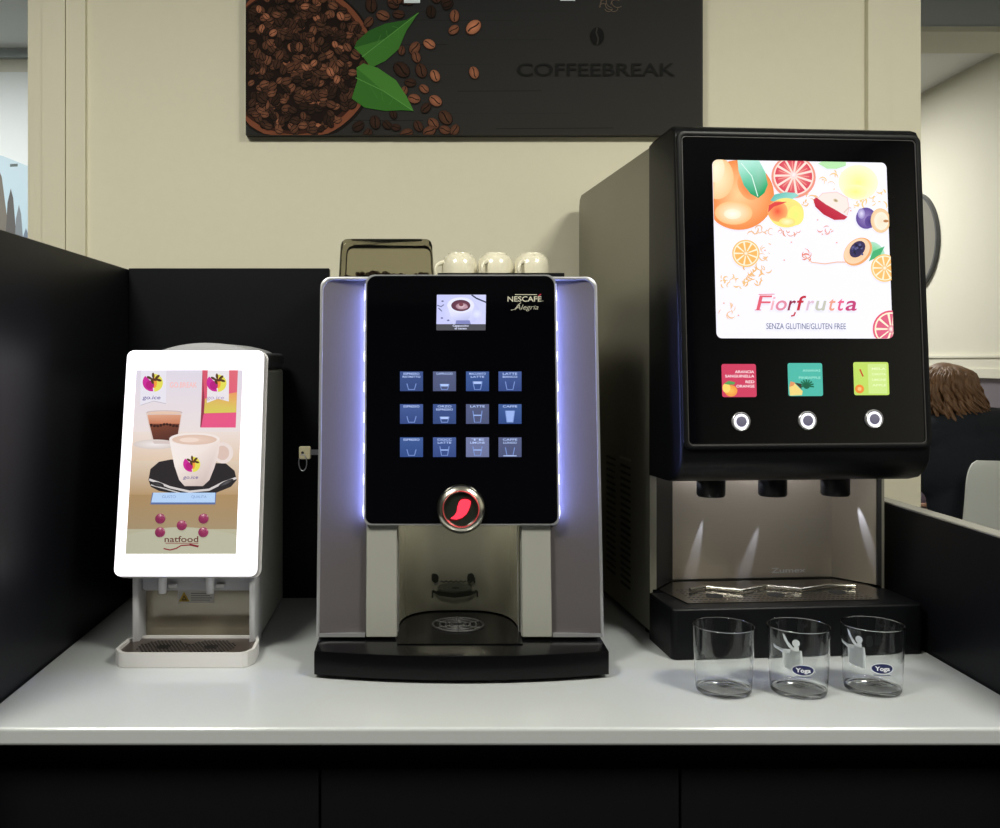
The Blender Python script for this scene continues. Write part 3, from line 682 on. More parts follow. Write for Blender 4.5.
# sign printed on the bay
A = Art(lambda x, y: (lambda p: (p.x, p.z))(W(x, y, 1.622)), 1e-5)
def Np(x, y): return (380+x/4.869, 520+y/4.869)
S_ = lambda pts: [Np(*p) for p in pts]; bk = c(22, 24, 20)
A.poly(S_([(250, 268), (258, 260), (276, 262), (286, 276), (284, 300), (268, 306), (252, 296), (240, 304), (244, 288)]), bk); A.poly(S_([(424, 276), (430, 262), (448, 258), (458, 270), (460, 288), (466, 304), (452, 298), (440, 308), (426, 300)]), bk)
A.ell(*Np(365, 330), 17, 4.6, c(70, 72, 62), seg=24)
for a, b_ in ((245, 300), (460, 300)): A.line(S_([(a, b_-20), (a, b_+8)]), 1.4, bk)
A.line(S_([(255, 345), (290, 362), (365, 372), (440, 362), (472, 345)]), 2.6, bk)
A.line(S_([(255, 345), (255, 378)]), 1.6, bk); A.line(S_([(474, 345), (474, 375)]), 1.6, bk)
A.line(S_([(290, 300), (440, 300)]), .8, c(50, 52, 44)); A.line(S_([(270, 352), (365, 362), (460, 352)]), 2.4, bk)
for k in range(5): A.line(arc_path(*Np(310+k*24, 292), 2.2, .2, PI-.2, 8, lambda x, y: (x, y+0)), .9, bk)
for k, rx_ in enumerate((17, 12, 7)): A.line([(Np(365, 328)[0]+rx_*math.cos(a*PI/12), Np(365, 328)[1]+rx_*.25*math.sin(a*PI/12)) for a in range(25)], .6, c(60, 64, 56))
A.ell(*Np(368, 330), 4, 1.2, c(40, 42, 36), seg=12)
A.build('bay_print', M['print'], ET, plane_frame((0, 1.622, 0), (1, 0, 0), (0, 0, 1)))
# drip tray base with bowed front, and round grille
def bow(x): q = (x-EC)/.2135; return 1.386+.027*q*q
xs = [EC-.2135+.427*k/24 for k in range(25)]
tb = prism([(x, bow(x)) for x in xs]+[(EX1-.002, 1.47), (EX1-.002, 1.97), (EX0+.002, 1.97), (EX0+.002, 1.47)], .906, .9405)
dt = obj('drip_tray', tb, M['blacktray'], ET, bev=(.0022, 2, 60, lambda e: all(v.co.z > .93 for v in e.verts)), smooth=35)
for (x, y) in ((EX0+.03, 1.46), (EX1-.03, 1.46), (EX0+.03, 1.93), (EX1-.03, 1.93)):
    obj('foot', cyl((x, y, CT), (x, y, .9065), .014), M['rubber'], ET, smooth=40)
bayfloor = prism([(nx0+.002, 1.44), (nx1-.002, 1.44), (nx1-.002, 1.505)]+[(p[0]*.975+nc*.025, p[1]-.004) for p in bay[1:-1]]+[(nx0+.002, 1.505)], .9407, .9425)
obj('bay_floor', bayfloor, M['blacktray'], ET)
gc = Z(458, 625, .9425)
gb = bmesh.new()
for r in (.010, .019, .029, .040): tube([(gc.x+r*math.cos(2*PI*k/40), gc.y+r*math.sin(2*PI*k/40), .9432) for k in range(40)], .0018, 8, gb, True)
for k in range(6):
    a = PI/6+PI/3*k; tube([(gc.x+.010*math.cos(a), gc.y+.010*math.sin(a), .9432), (gc.x+.040*math.cos(a), gc.y+.040*math.sin(a), .9432)], .0014, 6, gb)
obj('grille', gb, mat('grille_dark', c(26, 26, 28), .5), ET, smooth=40)
obj('cup_shelf', box(W(437.5, 274, 1.62).x, W(563, 274, 1.62).x, 1.60, 1.86, 1.4865, 1.4915), M['black'], ET, bev=(.001, 1))
csr = ringprism(rr(W(437.5, 274, 1.62).x, W(563, 274, 1.62).x, 1.60, 1.86, .004), rr(W(437.5, 274, 1.62).x+.003, W(563, 274, 1.62).x-.003, 1.603, 1.857, .004), 1.4915, 1.5045)
obj('shelf_rail', csr, M['black'], ET)
lk = W(318, 457, 1.60)
obj('side_lock', cyl((EX0+.003, lk.y, lk.z), (EX0-.0025, lk.y, lk.z), .009), M['chrome'], ET, smooth=40)
# key left in the side lock
kt = thing('key', 'small key with a cream square head left in the side lock of the coffee machine', 'key', (EX0-.003, lk.y, lk.z))
FK = plane_frame((lk.x, lk.y, lk.z), (1, 0, 0), (0, 0, 1))
def K_(x, y): p = W(285+x/18.4, 435+y/18.4, 1.60); return (p.x-lk.x, p.z-lk.z)
a, b_ = K_(262, 215), K_(470, 440)
obj('key_head', prism(rr(a[0], b_[0], b_[1], a[1], .0025), -.0018, .0018), M['keyplastic'], kt, FK, bev=(.0006, 1, 60))
h_ = K_(325, 325); obj('head_hole', lathe([(0, .0018), (.0024, .0018), (.0024, .00195), (0, .00195)], 16, *h_), M['hole'], kt, FK)
s0, s1 = K_(468, 320), K_(560, 320); obj('shaft', prism([(s0[0], s0[1]-.004), (-.0035+(EX0-lk.x)+.0005, s0[1]-.004), (-.0035+(EX0-lk.x)+.0005, s0[1]+.0045), (s0[0], s0[1]+.0045)], -.0011, .0011), M['ringmetal'], kt, FK)
rc = K_(330, 505)
obj('wire_ring', tube([Vector((rc[0]+.0068*math.cos(2*PI*k/28), rc[1]+.0135*math.sin(2*PI*k/28), .0025*math.cos(2*PI*k/28)+.0022)) for k in range(28)], .0009, 8, None, True), M['ringmetal'], kt, FK, smooth=60)

# bean hopper on top of the coffee machine
ht = thing('bean_hopper', 'smoked clear bean hopper on top of the coffee machine', 'bean hopper', (-.06, 1.72, 1.4865))
hx0, hx1 = W(338, 270, 1.65).x, W(435, 270, 1.65).x-.001
def hring(ins, z, rad=.007): return [(x, y, z) for x, y in rr(hx0+ins, hx1-ins, 1.65+ins, 1.80-ins, rad, 5)]
hb = bmesh.new(); levels = [(0.000, 1.4868), (0.000, 1.490), (.0035, 1.556), (.0055, 1.563), (.010, 1.5675), (.018, 1.569)]
R0 = None
for ins, z in levels:
    R1 = [hb.verts.new(p) for p in hring(ins, z)]
    if R0:
        for k in range(len(R1)): hb.faces.new((R0[k], R0[(k+1) % len(R1)], R1[(k+1) % len(R1)], R1[k]))
    R0 = R1
hb.faces.new(R0)
obj('hopper_shell', hb, M['smoke'], ht, smooth=50)
# lid seam
0 and obj('hopper_rim', ringprism(rr(hx0+.0015, hx1-.0015, 1.6515, 1.7985, .012, 5), rr(hx0+.006, hx1-.006, 1.656, 1.794, .010, 5), 1.5535, 1.5560), M['smoke'], ht)
bbm = bmesh.new()
for k in range(420):
    x = random.uniform(hx0+.012, hx1-.012); y = random.uniform(1.660, 1.788); z = 1.4895+random.uniform(0, .0185)+.004*math.sin(x*60)
    ellipsoid((x, y, z+.003), (.0058, .0042, .0034), Matrix.Rotation(random.uniform(0, PI), 3, 'Z') @ Matrix.Rotation(random.uniform(-.6, .6), 3, 'X'), bbm, 7, 5)
bo = obj('coffee_beans', bbm, M['bean'], smooth=60); bo['kind'] = 'stuff'; bo['label'] = 'dark roasted coffee beans inside the smoked hopper'; bo['category'] = 'coffee beans'
# three upturned cups
def make_cup():
    t = thing('coffee_cup', '', 'cup', (0, 0, 0), 0, 'upturned white cups on the coffee machine')
    prof = [(.0315, 0), (.0322, .003), (.0325, .012), (.0320, .026), (.0300, .036), (.0245, .0425), (.0205, .0440), (.0200, .0462), (.0180, .0462), (.0172, .0445), (0, .0440)]
    inner = [(.0295, 0), (.0300, .024), (.0270, .036), (.018, .0405), (0, .0408)]
    bm = lathe(prof, 40); lathe(list(reversed(inner)), 40, bm=bm)
    lathe([(.0295, 0), (.0315, 0)], 40, bm=bm)
    bmesh.ops.remove_doubles(bm, verts=bm.verts, dist=1e-6)
    obj('bowl', bm, M['china'], t, smooth=60)
    h = tube([(-.0315, 0, .008), (-.040, 0, .0075), (-.0455, 0, .013), (-.0460, 0, .021), (-.0420, 0, .028), (-.0345, 0, .031), (-.0295, 0, .0315)], [.0042, .0034, .0032, .0032, .0033, .0038, .0042], 10)
    obj('handle', h, M['china'], t, smooth=60); return t
def copy_tree(o, parent=None):
    n = o.copy(); C.objects.link(n); n.parent = parent
    for ch_ in o.children: copy_tree(ch_, n)
    return n
cup0 = make_cup()
cl = ['upturned white cup beside the bean hopper, handle to the left', 'upturned white cup in the middle of the row on the coffee machine', 'upturned white cup at the right end of the row on the coffee machine']
for i, (px, rz) in enumerate(((459.5, .30), (495.5, .95), (531.5, .95))):
    o = cup0 if i == 0 else copy_tree(cup0)
    o.location = (W(px, 270, 1.655).x, 1.655, 1.4918); o.rotation_euler = (0, 0, rz); o['label'] = cl[i]
    o.scale = (.94, .94, 1.10)

# ================================================================== FRUIT DRINK MACHINE (right)
yaw = math.radians(4.6)
FT = thing('juice_dispenser', 'tall black fruit juice dispenser with a bright fruit poster and three lit buttons', 'juice dispenser', (.376, 1.608, CT), yaw)
G = FT.matrix_basis.copy()
if G == Matrix(): G = Matrix.Translation((.376, 1.608, CT)) @ Matrix.Rotation(yaw, 4, 'Z')
G = Matrix.Translation((.376, 1.608, CT)) @ Matrix.Rotation(yaw, 4, 'Z')
FW = .389; BW = .403
def gz(z): return z-CT
# body side shell
obj('body', box(.0046, BW-.0046, .0735, .490, gz(.915), gz(1.711)), M['steelside'], FT, G)
for (a, b_) in ((0, .0045), (BW-.0045, BW)):
    obj('side_sheet', prism([(0, gz(.915)), (.485, gz(.915)), (.485, gz(1.690)), (.480, gz(1.704)), (.466, gz(1.712)), (0, gz(1.712))], a, b_, 'x'), M['steelside'], FT, G)
obj('side_flange', box(.0046, .0110, .0, .004, gz(.983), gz(1.172)), M['steelside'], FT, G)
obj('side_flange', box(BW-.0115, BW-.0046, .0, .004, gz(.983), gz(1.172)), mat('dark_flange', c(48, 48, 48), .4, metal=.5), FT, G)
obj('bay_side', prism([(.0111, .002), (.0135, .0045), (.062, .069), (.0055, .069), (.0055, .0045)], gz(.983), gz(1.172)), M['black'], FT, G)
obj('bay_side', prism([(BW-.0120, .0045), (BW-.0055, .0045), (BW-.0055, .069), (BW-.056, .069)], gz(.983), gz(1.172)), M['steel'], FT, G)
plate_ = obj('back_plate', box(.0465, BW-.0525, .0695, .0730, gz(.983), gz(1.172)), M['steel'], FT, G)
A = Art(lambda x, y: (x, y))
# etched maker's word
A.text('Zumex', .238, gz(.9935)*0+.0935, .0085, c(205, 205, 200), width=.062, bold=.01)
A.f = lambda x, y: (x, y)
A.V = [(a, .0935*2-b_-.002, d) for a, b_, d in A.V]
A.build('etched_lettering', M['print'], FT, G @ plane_frame((0, .0692, 0), (1, 0, 0), (0, 0, 1)))
# vents in the side sheet
for col_ in range(2):
    for k in range(19):
        y0 = (.205, .110)[col_]; z = gz(1.175)-k*.0118-(0 if col_ == 0 else .006)
        obj('vent_slot', prism([(y0, z), (y0+.058, z), (y0+.058, z+.005), (y0, z+.0035)], -.0012, .0002, 'x'), M['black'], FT, G)
obj('vent_lip', box(-.0018, .0, .105, .172, gz(1.183), gz(1.187)), M['steel'], FT, G)
for (x, y) in ((.025, .05), (BW-.03, .05), (.025, .44), (BW-.03, .44)):
    obj('foot', lathe([(0, 0), (.016, 0), (.017, .006), (.013, .0155), (0, .0155)], 24, x, y), M['rubber'], FT, G, smooth=40)
# black moulded front housing, side profile swept across the width
tt = .123; tb_ = .154
ZB = 1.228
prof = [(-.0005, gz(1.1725)), (-.100, gz(1.174)), (-.124, gz(1.180)), (-.141, gz(1.191)), (-.151, gz(1.207)), (-tb_, gz(ZB)),
        (-tt-.0005, gz(1.706)), (-tt+.006, gz(1.717)), (-tt+.018, gz(1.722)), (-.03, gz(1.720)), (-.0005, gz(1.713))]
hb = prism(prof, -.0015, FW+.0015, 'x')
bmesh.ops.recalc_face_normals(hb, faces=hb.faces); hb.normal_update()
caps = [f for f in hb.faces if abs(f.normal.x) > .9]
es = [e for f in caps for e in f.edges if max(v.co.y for v in e.verts) < -.005]
bmesh.ops.bevel(hb, geom=list(set(es)), offset=.010, segments=5, profile=.5, affect='EDGES', clamp_overlap=True)
obj('front_housing', hb, M['blacksoft'], FT, G, smooth=40)
ft_ang = math.atan2(tb_-tt, 1.706-ZB)
FFl = plane_frame((FW/2, -tb_, gz(ZB)), (1, 0, 0), (0, math.sin(ft_ang), math.cos(ft_ang)))
FF = G @ FFl
def Fp(x, y, w=0): return uv(x, y, FF, w)
fh = (1.706-ZB)/math.cos(ft_ang)
ins = .010
outo = rr(-FW/2+.0005, FW/2-.0005, .000, fh+.004, .012, 6); inn = rr(-FW/2+.0085, FW/2-.0085, .0065, fh-.0035, .007, 6)
obj('front_rim', ringprism(outo, inn, -.002, .0045), M['blacksoft'], FT, FF, bev=(.0015, 2, 60), smooth=40)
obj('rim_line', ringprism(rr(-FW/2+.0084, FW/2-.0084, .0064, fh-.0034, .007, 6), rr(-FW/2+.0098, FW/2-.0098, .0078, fh-.0048, .006, 6), .0005, .0030), mat('rim_grey', c(64, 62, 62), .35), FT, FF)
obj('front_glass', prism(inn, -.001, .0012), M['screenglass'], FT, FF)
# fruit poster, backlit
q0 = Fp(714, 250); q1 = Fp(889, 250); pv0 = Fp(803, 338.5)[1]; pv1_ = Fp(800, 161.5)[1]
pu0, pu1 = q0[0], q1[0]
Q = (42, 775, 43, 62, 795, 784)
fm = quadmap(Q, pu0, pu1, pv0, pv1_)
def clampf(x, y):
    a, b_ = fm(x, y); a = min(max(a, pu0), pu1); b_ = min(max(b_, pv0), pv1_)
    r = .0085
    for (cx, cy, sx_, sy_) in ((pu0+r, pv0+r, -1, -1), (pu1-r, pv0+r, 1, -1), (pu1-r, pv1_-r, 1, 1), (pu0+r, pv1_-r, -1, 1)):
        dx, dy = a-cx, b_-cy
        if dx*sx_ > 0 and dy*sy_ > 0:
            l = math.hypot(dx, dy)
            if l > r: a, b_ = cx+dx*r/l, cy+dy*r/l
    return (a, b_)
A = Art(clampf, 1e-5, .0014)
A.f = lambda x, y: (x, y)
A.poly(rr(pu0, pu1, pv0, pv1_, .0085, 8), c(244, 243, 255)); A.f = clampf
wh = c(246, 245, 255)
OR = lambda r, g, b_: c(r, g, b_)
# splashes
def splash(x, y, w, h, n, col):
    for k in range(n):
        px_, py_ = x+random.uniform(-w, w), y+random.uniform(-h, h); a = random.uniform(0, 2*PI); r = random.uniform(6, 20)
        A.line(arc_path(px_, py_, r, a, a+random.uniform(1, 3), 7, lambda q, z_: (q, z_)), random.uniform(3, 7), col, True)
splash(250, 340, 50, 18, 12, c(236, 190, 150)); splash(360, 345, 50, 14, 9, c(230, 160, 140)); splash(220, 520, 50, 40, 26, c(238, 186, 120)); splash(130, 550, 60, 22, 18, c(240, 196, 130)); splash(260, 450, 18, 50, 12, c(238, 196, 150))
splash(700, 190, 60, 40, 26, c(244, 208, 140)); splash(440, 200, 30, 22, 10, c(240, 190, 130)); splash(520, 340, 30, 14, 5, c(232, 160, 150)); splash(430, 440, 16, 14, 6, c(230, 130, 110)); splash(540, 130, 40, 50, 10, c(244, 206, 150)); splash(100, 670, 30, 22, 7, c(240, 190, 140))
A.line([(425, 440), (455, 468), (510, 474), (560, 466), (600, 466)], 4, c(236, 180, 150))
for (x, y) in ((340, 460), (480, 290), (560, 385), (370, 385), (500, 350), (535, 330), (620, 250), (260, 420), (150, 690), (90, 640)): A.ell(x, y, 4, 3, c(236, 170, 150), seg=8)
# blood orange half
A.ell(380, 110, 93, 90, c(236, 140, 140), c(238, 150, 130), seg=40); A.ell(380, 108, 84, 81, c(250, 224, 214), seg=40)
for k in range(11):
    a = 2*PI*k/11; A.poly([(380+14*math.cos(a), 105+14*math.sin(a))]+[(380+78*math.cos(a+d), 107+75*math.sin(a+d)) for d in (-.22, -.12, 0, .12, .22)], [c(232, 130, 130)]+[c(218, 72, 92)]*5)
    A.line([(380+22*math.cos(a), 105+22*math.sin(a)), (380+66*math.cos(a+.05), 106+64*math.sin(a+.05))], 4, c(240, 150, 140))
A.ell(380, 102, 13, 13, c(255, 244, 244), c(244, 210, 210), seg=16)
# whole orange with leaf
A.ell(150, 190, 148, 146, c(255, 206, 150), c(240, 138, 72), seg=48); A.ell(130, 265, 78, 50, c(255, 244, 214), c(252, 192, 130)); A.ell(125, 270, 36, 22, c(255, 252, 240), c(255, 236, 204)); A.ell(60, 120, 70, 90, c(255, 240, 200), c(252, 200, 144)); A.ell(52, 80, 40, 60, c(255, 248, 220), c(255, 232, 196)); A.ell(190, 155, 40, 60, c(236, 122, 66), c(246, 164, 104), rot=-.5)
A.poly([(145, 44), (235, 44), (262, 95), (272, 145), (258, 180), (232, 202), (200, 185), (172, 150), (150, 90)], [c(190, 236, 226), c(176, 232, 216), c(120, 214, 176), c(50, 178, 120), c(20, 160, 96), c(16, 150, 90), c(30, 166, 110), c(80, 190, 150), c(160, 226, 206)])
A.line([(160, 56), (205, 110), (230, 195)], 4, c(220, 246, 236))
# small leaf and peach
A.poly([(282, 212), (300, 186), (345, 176), (385, 178), (402, 190), (370, 206), (320, 222)], [c(96, 190, 180)]*3+[c(150, 214, 206)]*4)
A.ell(348, 262, 74, 62, c(250, 216, 130), c(248, 232, 130), seg=36); A.ell(312, 256, 42, 44, c(240, 84, 62), c(250, 176, 110)); A.ell(388, 272, 34, 42, c(236, 240, 130), c(250, 236, 130)); A.ell(352, 300, 34, 18, c(255, 246, 200), c(250, 222, 120)); A.poly([(272, 262), (276, 232), (300, 218), (352, 216), (330, 226), (296, 238)], c(226, 70, 70))
# green at the top, lemon
A.poly([(482, 52), (500, 44), (600, 44), (600, 60), (560, 74), (520, 74)], c(184, 232, 176)); A.ell(652, 130, 84, 74, c(250, 250, 150), c(252, 252, 214), seg=36); A.ell(640, 170, 50, 30, c(244, 240, 140), c(250, 250, 190))
# apple wedge
A.poly([(462, 205), (475, 196), (520, 225), (580, 262), (606, 276), (592, 288), (550, 290), (505, 268), (470, 235)], [c(196, 50, 74)]*6+[c(186, 34, 60)]*3)
A.poly([(480, 200), (500, 178), (560, 172), (605, 196), (612, 240), (604, 270), (560, 250), (515, 225)], c(244, 232, 226)); A.line([(480, 200), (500, 178), (560, 172), (605, 196), (612, 240), (604, 270)], 4, c(240, 206, 206)); A.ell(556, 208, 11, 7, c(140, 110, 70), c(226, 210, 180), rot=.4, seg=12); A.line([(590, 258), (612, 236), (622, 240)], 5, c(226, 200, 190))
# plums
A.ell(684, 281, 43, 45, c(150, 130, 190), c(92, 70, 150), seg=30); A.ell(664, 262, 16, 22, c(226, 220, 246), c(150, 136, 200)); A.ell(700, 296, 22, 26, c(70, 50, 120), c(100, 78, 156))
A.ell(745, 290, 42, 52, c(250, 240, 226), c(240, 200, 150), seg=30); A.ell(748, 292, 30, 38, c(244, 226, 200), c(248, 238, 220)); A.ell(768, 292, 12, 6, c(190, 130, 80), seg=10)
# papaya
A.ell(722, 418, 46, 30, c(120, 210, 150), c(180, 226, 200), rot=.75); A.poly([(694, 462), (712, 420), (762, 398), (740, 440)], c(70, 176, 116))
A.ell(648, 422, 68, 50, c(240, 150, 90), c(238, 170, 110), rot=-.75, seg=36); A.ell(644, 420, 62, 44, c(250, 190, 140), c(250, 214, 180), rot=-.75, seg=36)
A.ell(646, 412, 40, 28, c(40, 40, 84), c(60, 50, 90), rot=-.85, seg=20)
for k in range(24): A.ell(646+random.uniform(-24, 24), 412+random.uniform(-24, 24), 5, 5, c(*random.choice([(52, 52, 104), (90, 92, 140), (30, 28, 60)])), seg=7)
# orange slices
def slice_(x, y, r, cc, c2):
    A.ell(x, y, r, r, cc, seg=30); A.ell(x, y, r*.9, r*.9, c(255, 240, 214), seg=30)
    for k in range(9):
        a = 2*PI*k/9; A.poly([(x+r*.1*math.cos(a), y+r*.1*math.sin(a))]+[(x+r*.82*math.cos(a+d), y+r*.82*math.sin(a+d)) for d in (-.27, -.1, .1, .27)], c2)
    A.ell(x, y, r*.2, r*.2, c(255, 250, 240), c2)
slice_(180, 434, 57, c(250, 196, 120), c(246, 184, 100)); slice_(760, 490, 58, c(250, 200, 120), c(248, 190, 110)); slice_(785, 745, 78, c(226, 90, 120), c(222, 96, 130))
# lettering
lt = [('F', 222, 48, (226, 96, 116)), ('i', 276, 10, (240, 180, 192)), ('o', 294, 42, (226, 140, 164)), ('r', 344, 26, (150, 40, 76)), ('f', 374, 30, (196, 44, 66)), ('r', 416, 26, (222, 190, 210)), ('u', 450, 38, (196, 196, 184)), ('t', 500, 26, (236, 160, 140)), ('t', 534, 26, (232, 96, 140)), ('a', 570, 44, (196, 60, 120)), ('a', 612, 1, (0, 0, 0))][:-1]
for ch_, x, w_, cc in lt:
    hh = 62 if ch_ in 'F' else 60
    A.text(ch_, x+(x-222)*.06, 668, hh, c(*cc), width=w_*1.08, shear=.24, bold=.012 if ch_ not in 'Fi' else .0)
A.line([(384, 676), (378, 690), (366, 692)], 7, c(196, 60, 80)); A.line([(232, 604), (298, 602)], 3, c(220, 90, 120)); A.line([(216, 668), (242, 668)], 3, c(220, 90, 120))
A.text('SENZA GLUTINE/GLUTEN FREE', 264, 746, 24, c(52, 68, 124), width=330)
A.build('fruit_poster', M['litprint'], FT, FF)
# flavour labels
def label_art(x0, x1, y0, y1, fn):
    # crop coordinates of the label corners
    P0 = Fp(680+x0*.24, 340+y1*.24, .0014); P1 = Fp(680+x1*.24, 340+y0*.24, .0014)
    u0, u1, v0, v1_ = P0[0], P1[0], P0[1], P1[1]
    A = Art(lambda x, y: (u0+(u1-u0)*min(max((x-x0)/(x1-x0), 0), 1), v1_+(v0-v1_)*min(max((y-y0)/(y1-y0), 0), 1)), 1e-5, .0014)
    s_ = A.f; A.f = lambda x, y: (x, y); fn0 = rr(u0, u1, v0, v1_, .0032, 5); return A, s_, fn0
def lab1(A, f, o_, bg_):
    A.poly(o_, bg_); A.f = f
A, f, o_ = label_art(176, 316, 100, 238, None); lab1(A, f, o_, c(206, 62, 96))
for i, tx in enumerate(('ARANCIA', 'SANGUINELLA', 'RED', 'ORANGE')): A.text(tx, 308, (138, 156, 180, 198)[i], 11, c(250, 226, 232), width=(78, 118, 36, 74)[i], align='r', bold=.02)
A.ell(212, 212, 26, 24, c(250, 190, 90), c(240, 150, 70)); A.ell(194, 200, 16, 20, c(250, 214, 110)); A.poly([(184, 182), (204, 170), (230, 176), (226, 186), (200, 186)], c(90, 160, 90)); A.build('flavour_label', M['litprint'], FT, FF)
A, f, o_ = label_art(452, 592, 96, 234, None); lab1(A, f, o_, c(78, 184, 168))
for i, tx in enumerate(('ANANAS', 'PINEAPPLE')): A.text(tx, 584, (132, 162)[i], 10, c(150, 222, 206), width=(72, 88)[i], align='r', bold=.02)
for k in range(9): a = -PI*.5+(k-4)*.42; A.line([(526, 192), (526+30*math.cos(a), 192+28*math.sin(a))], 9, c(20, 104, 74), True)
A.ell(526, 192, 13, 12, c(24, 96, 70)); A.poly([(458, 232), (456, 196), (474, 176), (510, 214), (506, 230)], c(240, 214, 130)); A.poly([(456, 196), (462, 172), (480, 178), (474, 190)], c(226, 150, 100)); A.poly([(478, 178), (505, 182), (506, 206)], c(60, 60, 50)); A.build('flavour_label', M['litprint'], FT, FF)
A, f, o_ = label_art(726, 868, 92, 230, None); lab1(A, f, o_, c(190, 220, 100))
A.poly([(784, 100), (860, 100), (860, 224), (784, 224)], c(206, 232, 140))
for k in range(4): A.text(('MELA', 'CAROTA', 'LIMONE', 'APPLE')[k], 856, 124+k*23, 9, c(232, 246, 190), width=56, align='r', bold=.02)
A.line([(752, 122), (764, 152)], 9, c(196, 80, 50), True); A.ell(748, 204, 18, 18, c(244, 160, 70), c(238, 130, 50)); A.ell(748, 204, 8, 8, c(250, 196, 120)); A.build('flavour_label', M['litprint'], FT, FF)
for (x, y) in ((741, 421.5), (807.5, 420.5), (874, 419)):
    a, b_ = Fp(x, y, .003); r = .0142
    pb = obj('push_button', lathe([(r*.81, .0012), (r, .0012), (r, .0042), (r*.92, .0052), (r*.81, .0046)], 40, a, b_, close=True), M['silver'], FT, FF, smooth=40)
    obj('light_ring', lathe([(r*.56, .0012), (r*.80, .0012), (r*.80, .0044), (r*.56, .0044)], 40, a, b_, close=True), M['ledhalo'], pb, FF)
    obj('button_cap', lathe([(0, .0012), (r*.555, .0012), (r*.555, .0055), (r*.4, .0062), (0, .0062)], 32, a, b_), mat('button_cap_grey', c(100, 98, 116), .3, emit=c(96, 92, 120), es=.35), pb, FF, smooth=40)
# nozzles, lamps
for i, x in enumerate((710, 771.5, 834)):
    p = G.inverted() @ W(x, 486, 1.575+.012*i/2)
    nz = lathe([(0, gz(1.142)), (.0205, gz(1.142)), (.0225, gz(1.145)), (.0225, gz(1.172)), (0, gz(1.172))], 32, p.x, p.y-.004)
    obj('nozzle', nz, M['black'], FT, G, smooth=40)
for x in (.10, .20, .30):
    obj('bay_light', box(x-.006, x+.006, -.060, -.050, gz(1.1690), gz(1.1730)), M['spotled'], FT, G)
l = bpy.data.lights.new('bay_fill', 'AREA'); l.shape = 'RECTANGLE'; l.energy = .40; l.size = .30; l.size_y = .02; l.color = (.92, .92, 1)  # added fill light, lifts the bay out of the housing's shadow
o = bpy.data.objects.new('bay_fill', l); C.objects.link(o); o.parent = FT; o.matrix_local = Matrix.Translation((.20, -.045, gz(1.166))) @ Matrix.Rotation(math.radians(25), 4, 'X')
def streak_spot(p0, p1, Y0, Y1, e, cone):  # unseen spots added to throw light streaks along the bay steel
    a_, b_ = W(*p0, Y0), W(*p1, Y1); l = bpy.data.lights.new('streak_spot', 'SPOT'); l.energy = e; l.spot_size = math.radians(cone); l.spot_blend = .8; l.shadow_soft_size = .0008; l.color = (.62, .70, 1)
    o = bpy.data.objects.new('streak_spot', l); C.objects.link(o); o.parent = FT
    o.matrix_local = Matrix.Translation((0, 0, 0))
    wm = Matrix.Translation(a_) @ (b_-a_).to_track_quat('-Z', 'Y').to_matrix().to_4x4(); o.matrix_local = G.inverted() @ wm
streak_spot((710, 494), (690, 578), 1.6800, 1.6853, 4.0, 12); streak_spot((771, 494), (743, 578), 1.6865, 1.6915, 4.0, 12)
streak_spot((724, 515), (744, 580), 1.6830, 1.6880, 1.0, 9); streak_spot((848, 484), (884, 580), 1.670, 1.648, 3.2, 13)
# base with drip tray
bs = prism(rr(-.001, BW+.001, -.112, -.0006, (.010, .010, 0, 0), 5), gz(.9015), gz(.979))
obj('tray_base', bs, M['blacksoft'], FT, G, bev=(.004, 3, 60, lambda e: all(v.co.z > .07 for v in e.verts)), smooth=40)
obj('bay_floor', box(.0047, BW-.0047, -.0005, .0732, gz(.915), gz(.979)), M['blacksoft'], FT, G)
tp = [(.030, .060), (.012, .045), (.033, -.085), (.345, -.085), (BW-.022, -.02), (BW-.022, .045), (BW-.04, .060)]
pl = obj('drip_plate', prism(tp, gz(.9792), gz(.9812)), mat('tray_steel', c(150, 146, 140), .22, metal=1.0, noise=.1, nscale=300), FT, G)
for (x, y) in ((714.5, 595.5), (776, 594.5), (837.5, 592)):
    p = G.inverted() @ Z(x, y, .9815); obj('drain_hole', lathe([(0, gz(.9811)), (.014, gz(.9811)), (.014, gz(.9816)), (0, gz(.9816))], 28, p.x, p.y, 0), M['hole'], pl, G)
sl = bmesh.new()
for i in range(40):
    for j in range(7):
        x = .045+i*.0078; y = -.078+j*.013
        if all((Vector((x, y))-Vector(((G.inverted() @ Z(px_, py_, .9815)).x, (G.inverted() @ Z(px_, py_, .9815)).y))).length > .018 for px_, py_ in ((714.5, 595.5), (776, 594.5), (837.5, 592))) and x < FW-.05:
            box(x, x+.0045, y, y+.0022, gz(.9812), gz(.9814), sl)
obj('plate_slots', sl, M['hole'], pl, G)
pts = [(690, 590), (706, 586.8), (742, 590.8), (766, 586), (801, 589.5), (825, 585.5), (855, 586)]
loc_ = [Z(x, y, .985) for x, y in pts]; obj('bumper_wire', tube(loc_, .0032, 10), M['chrome'], FT, smooth=40)

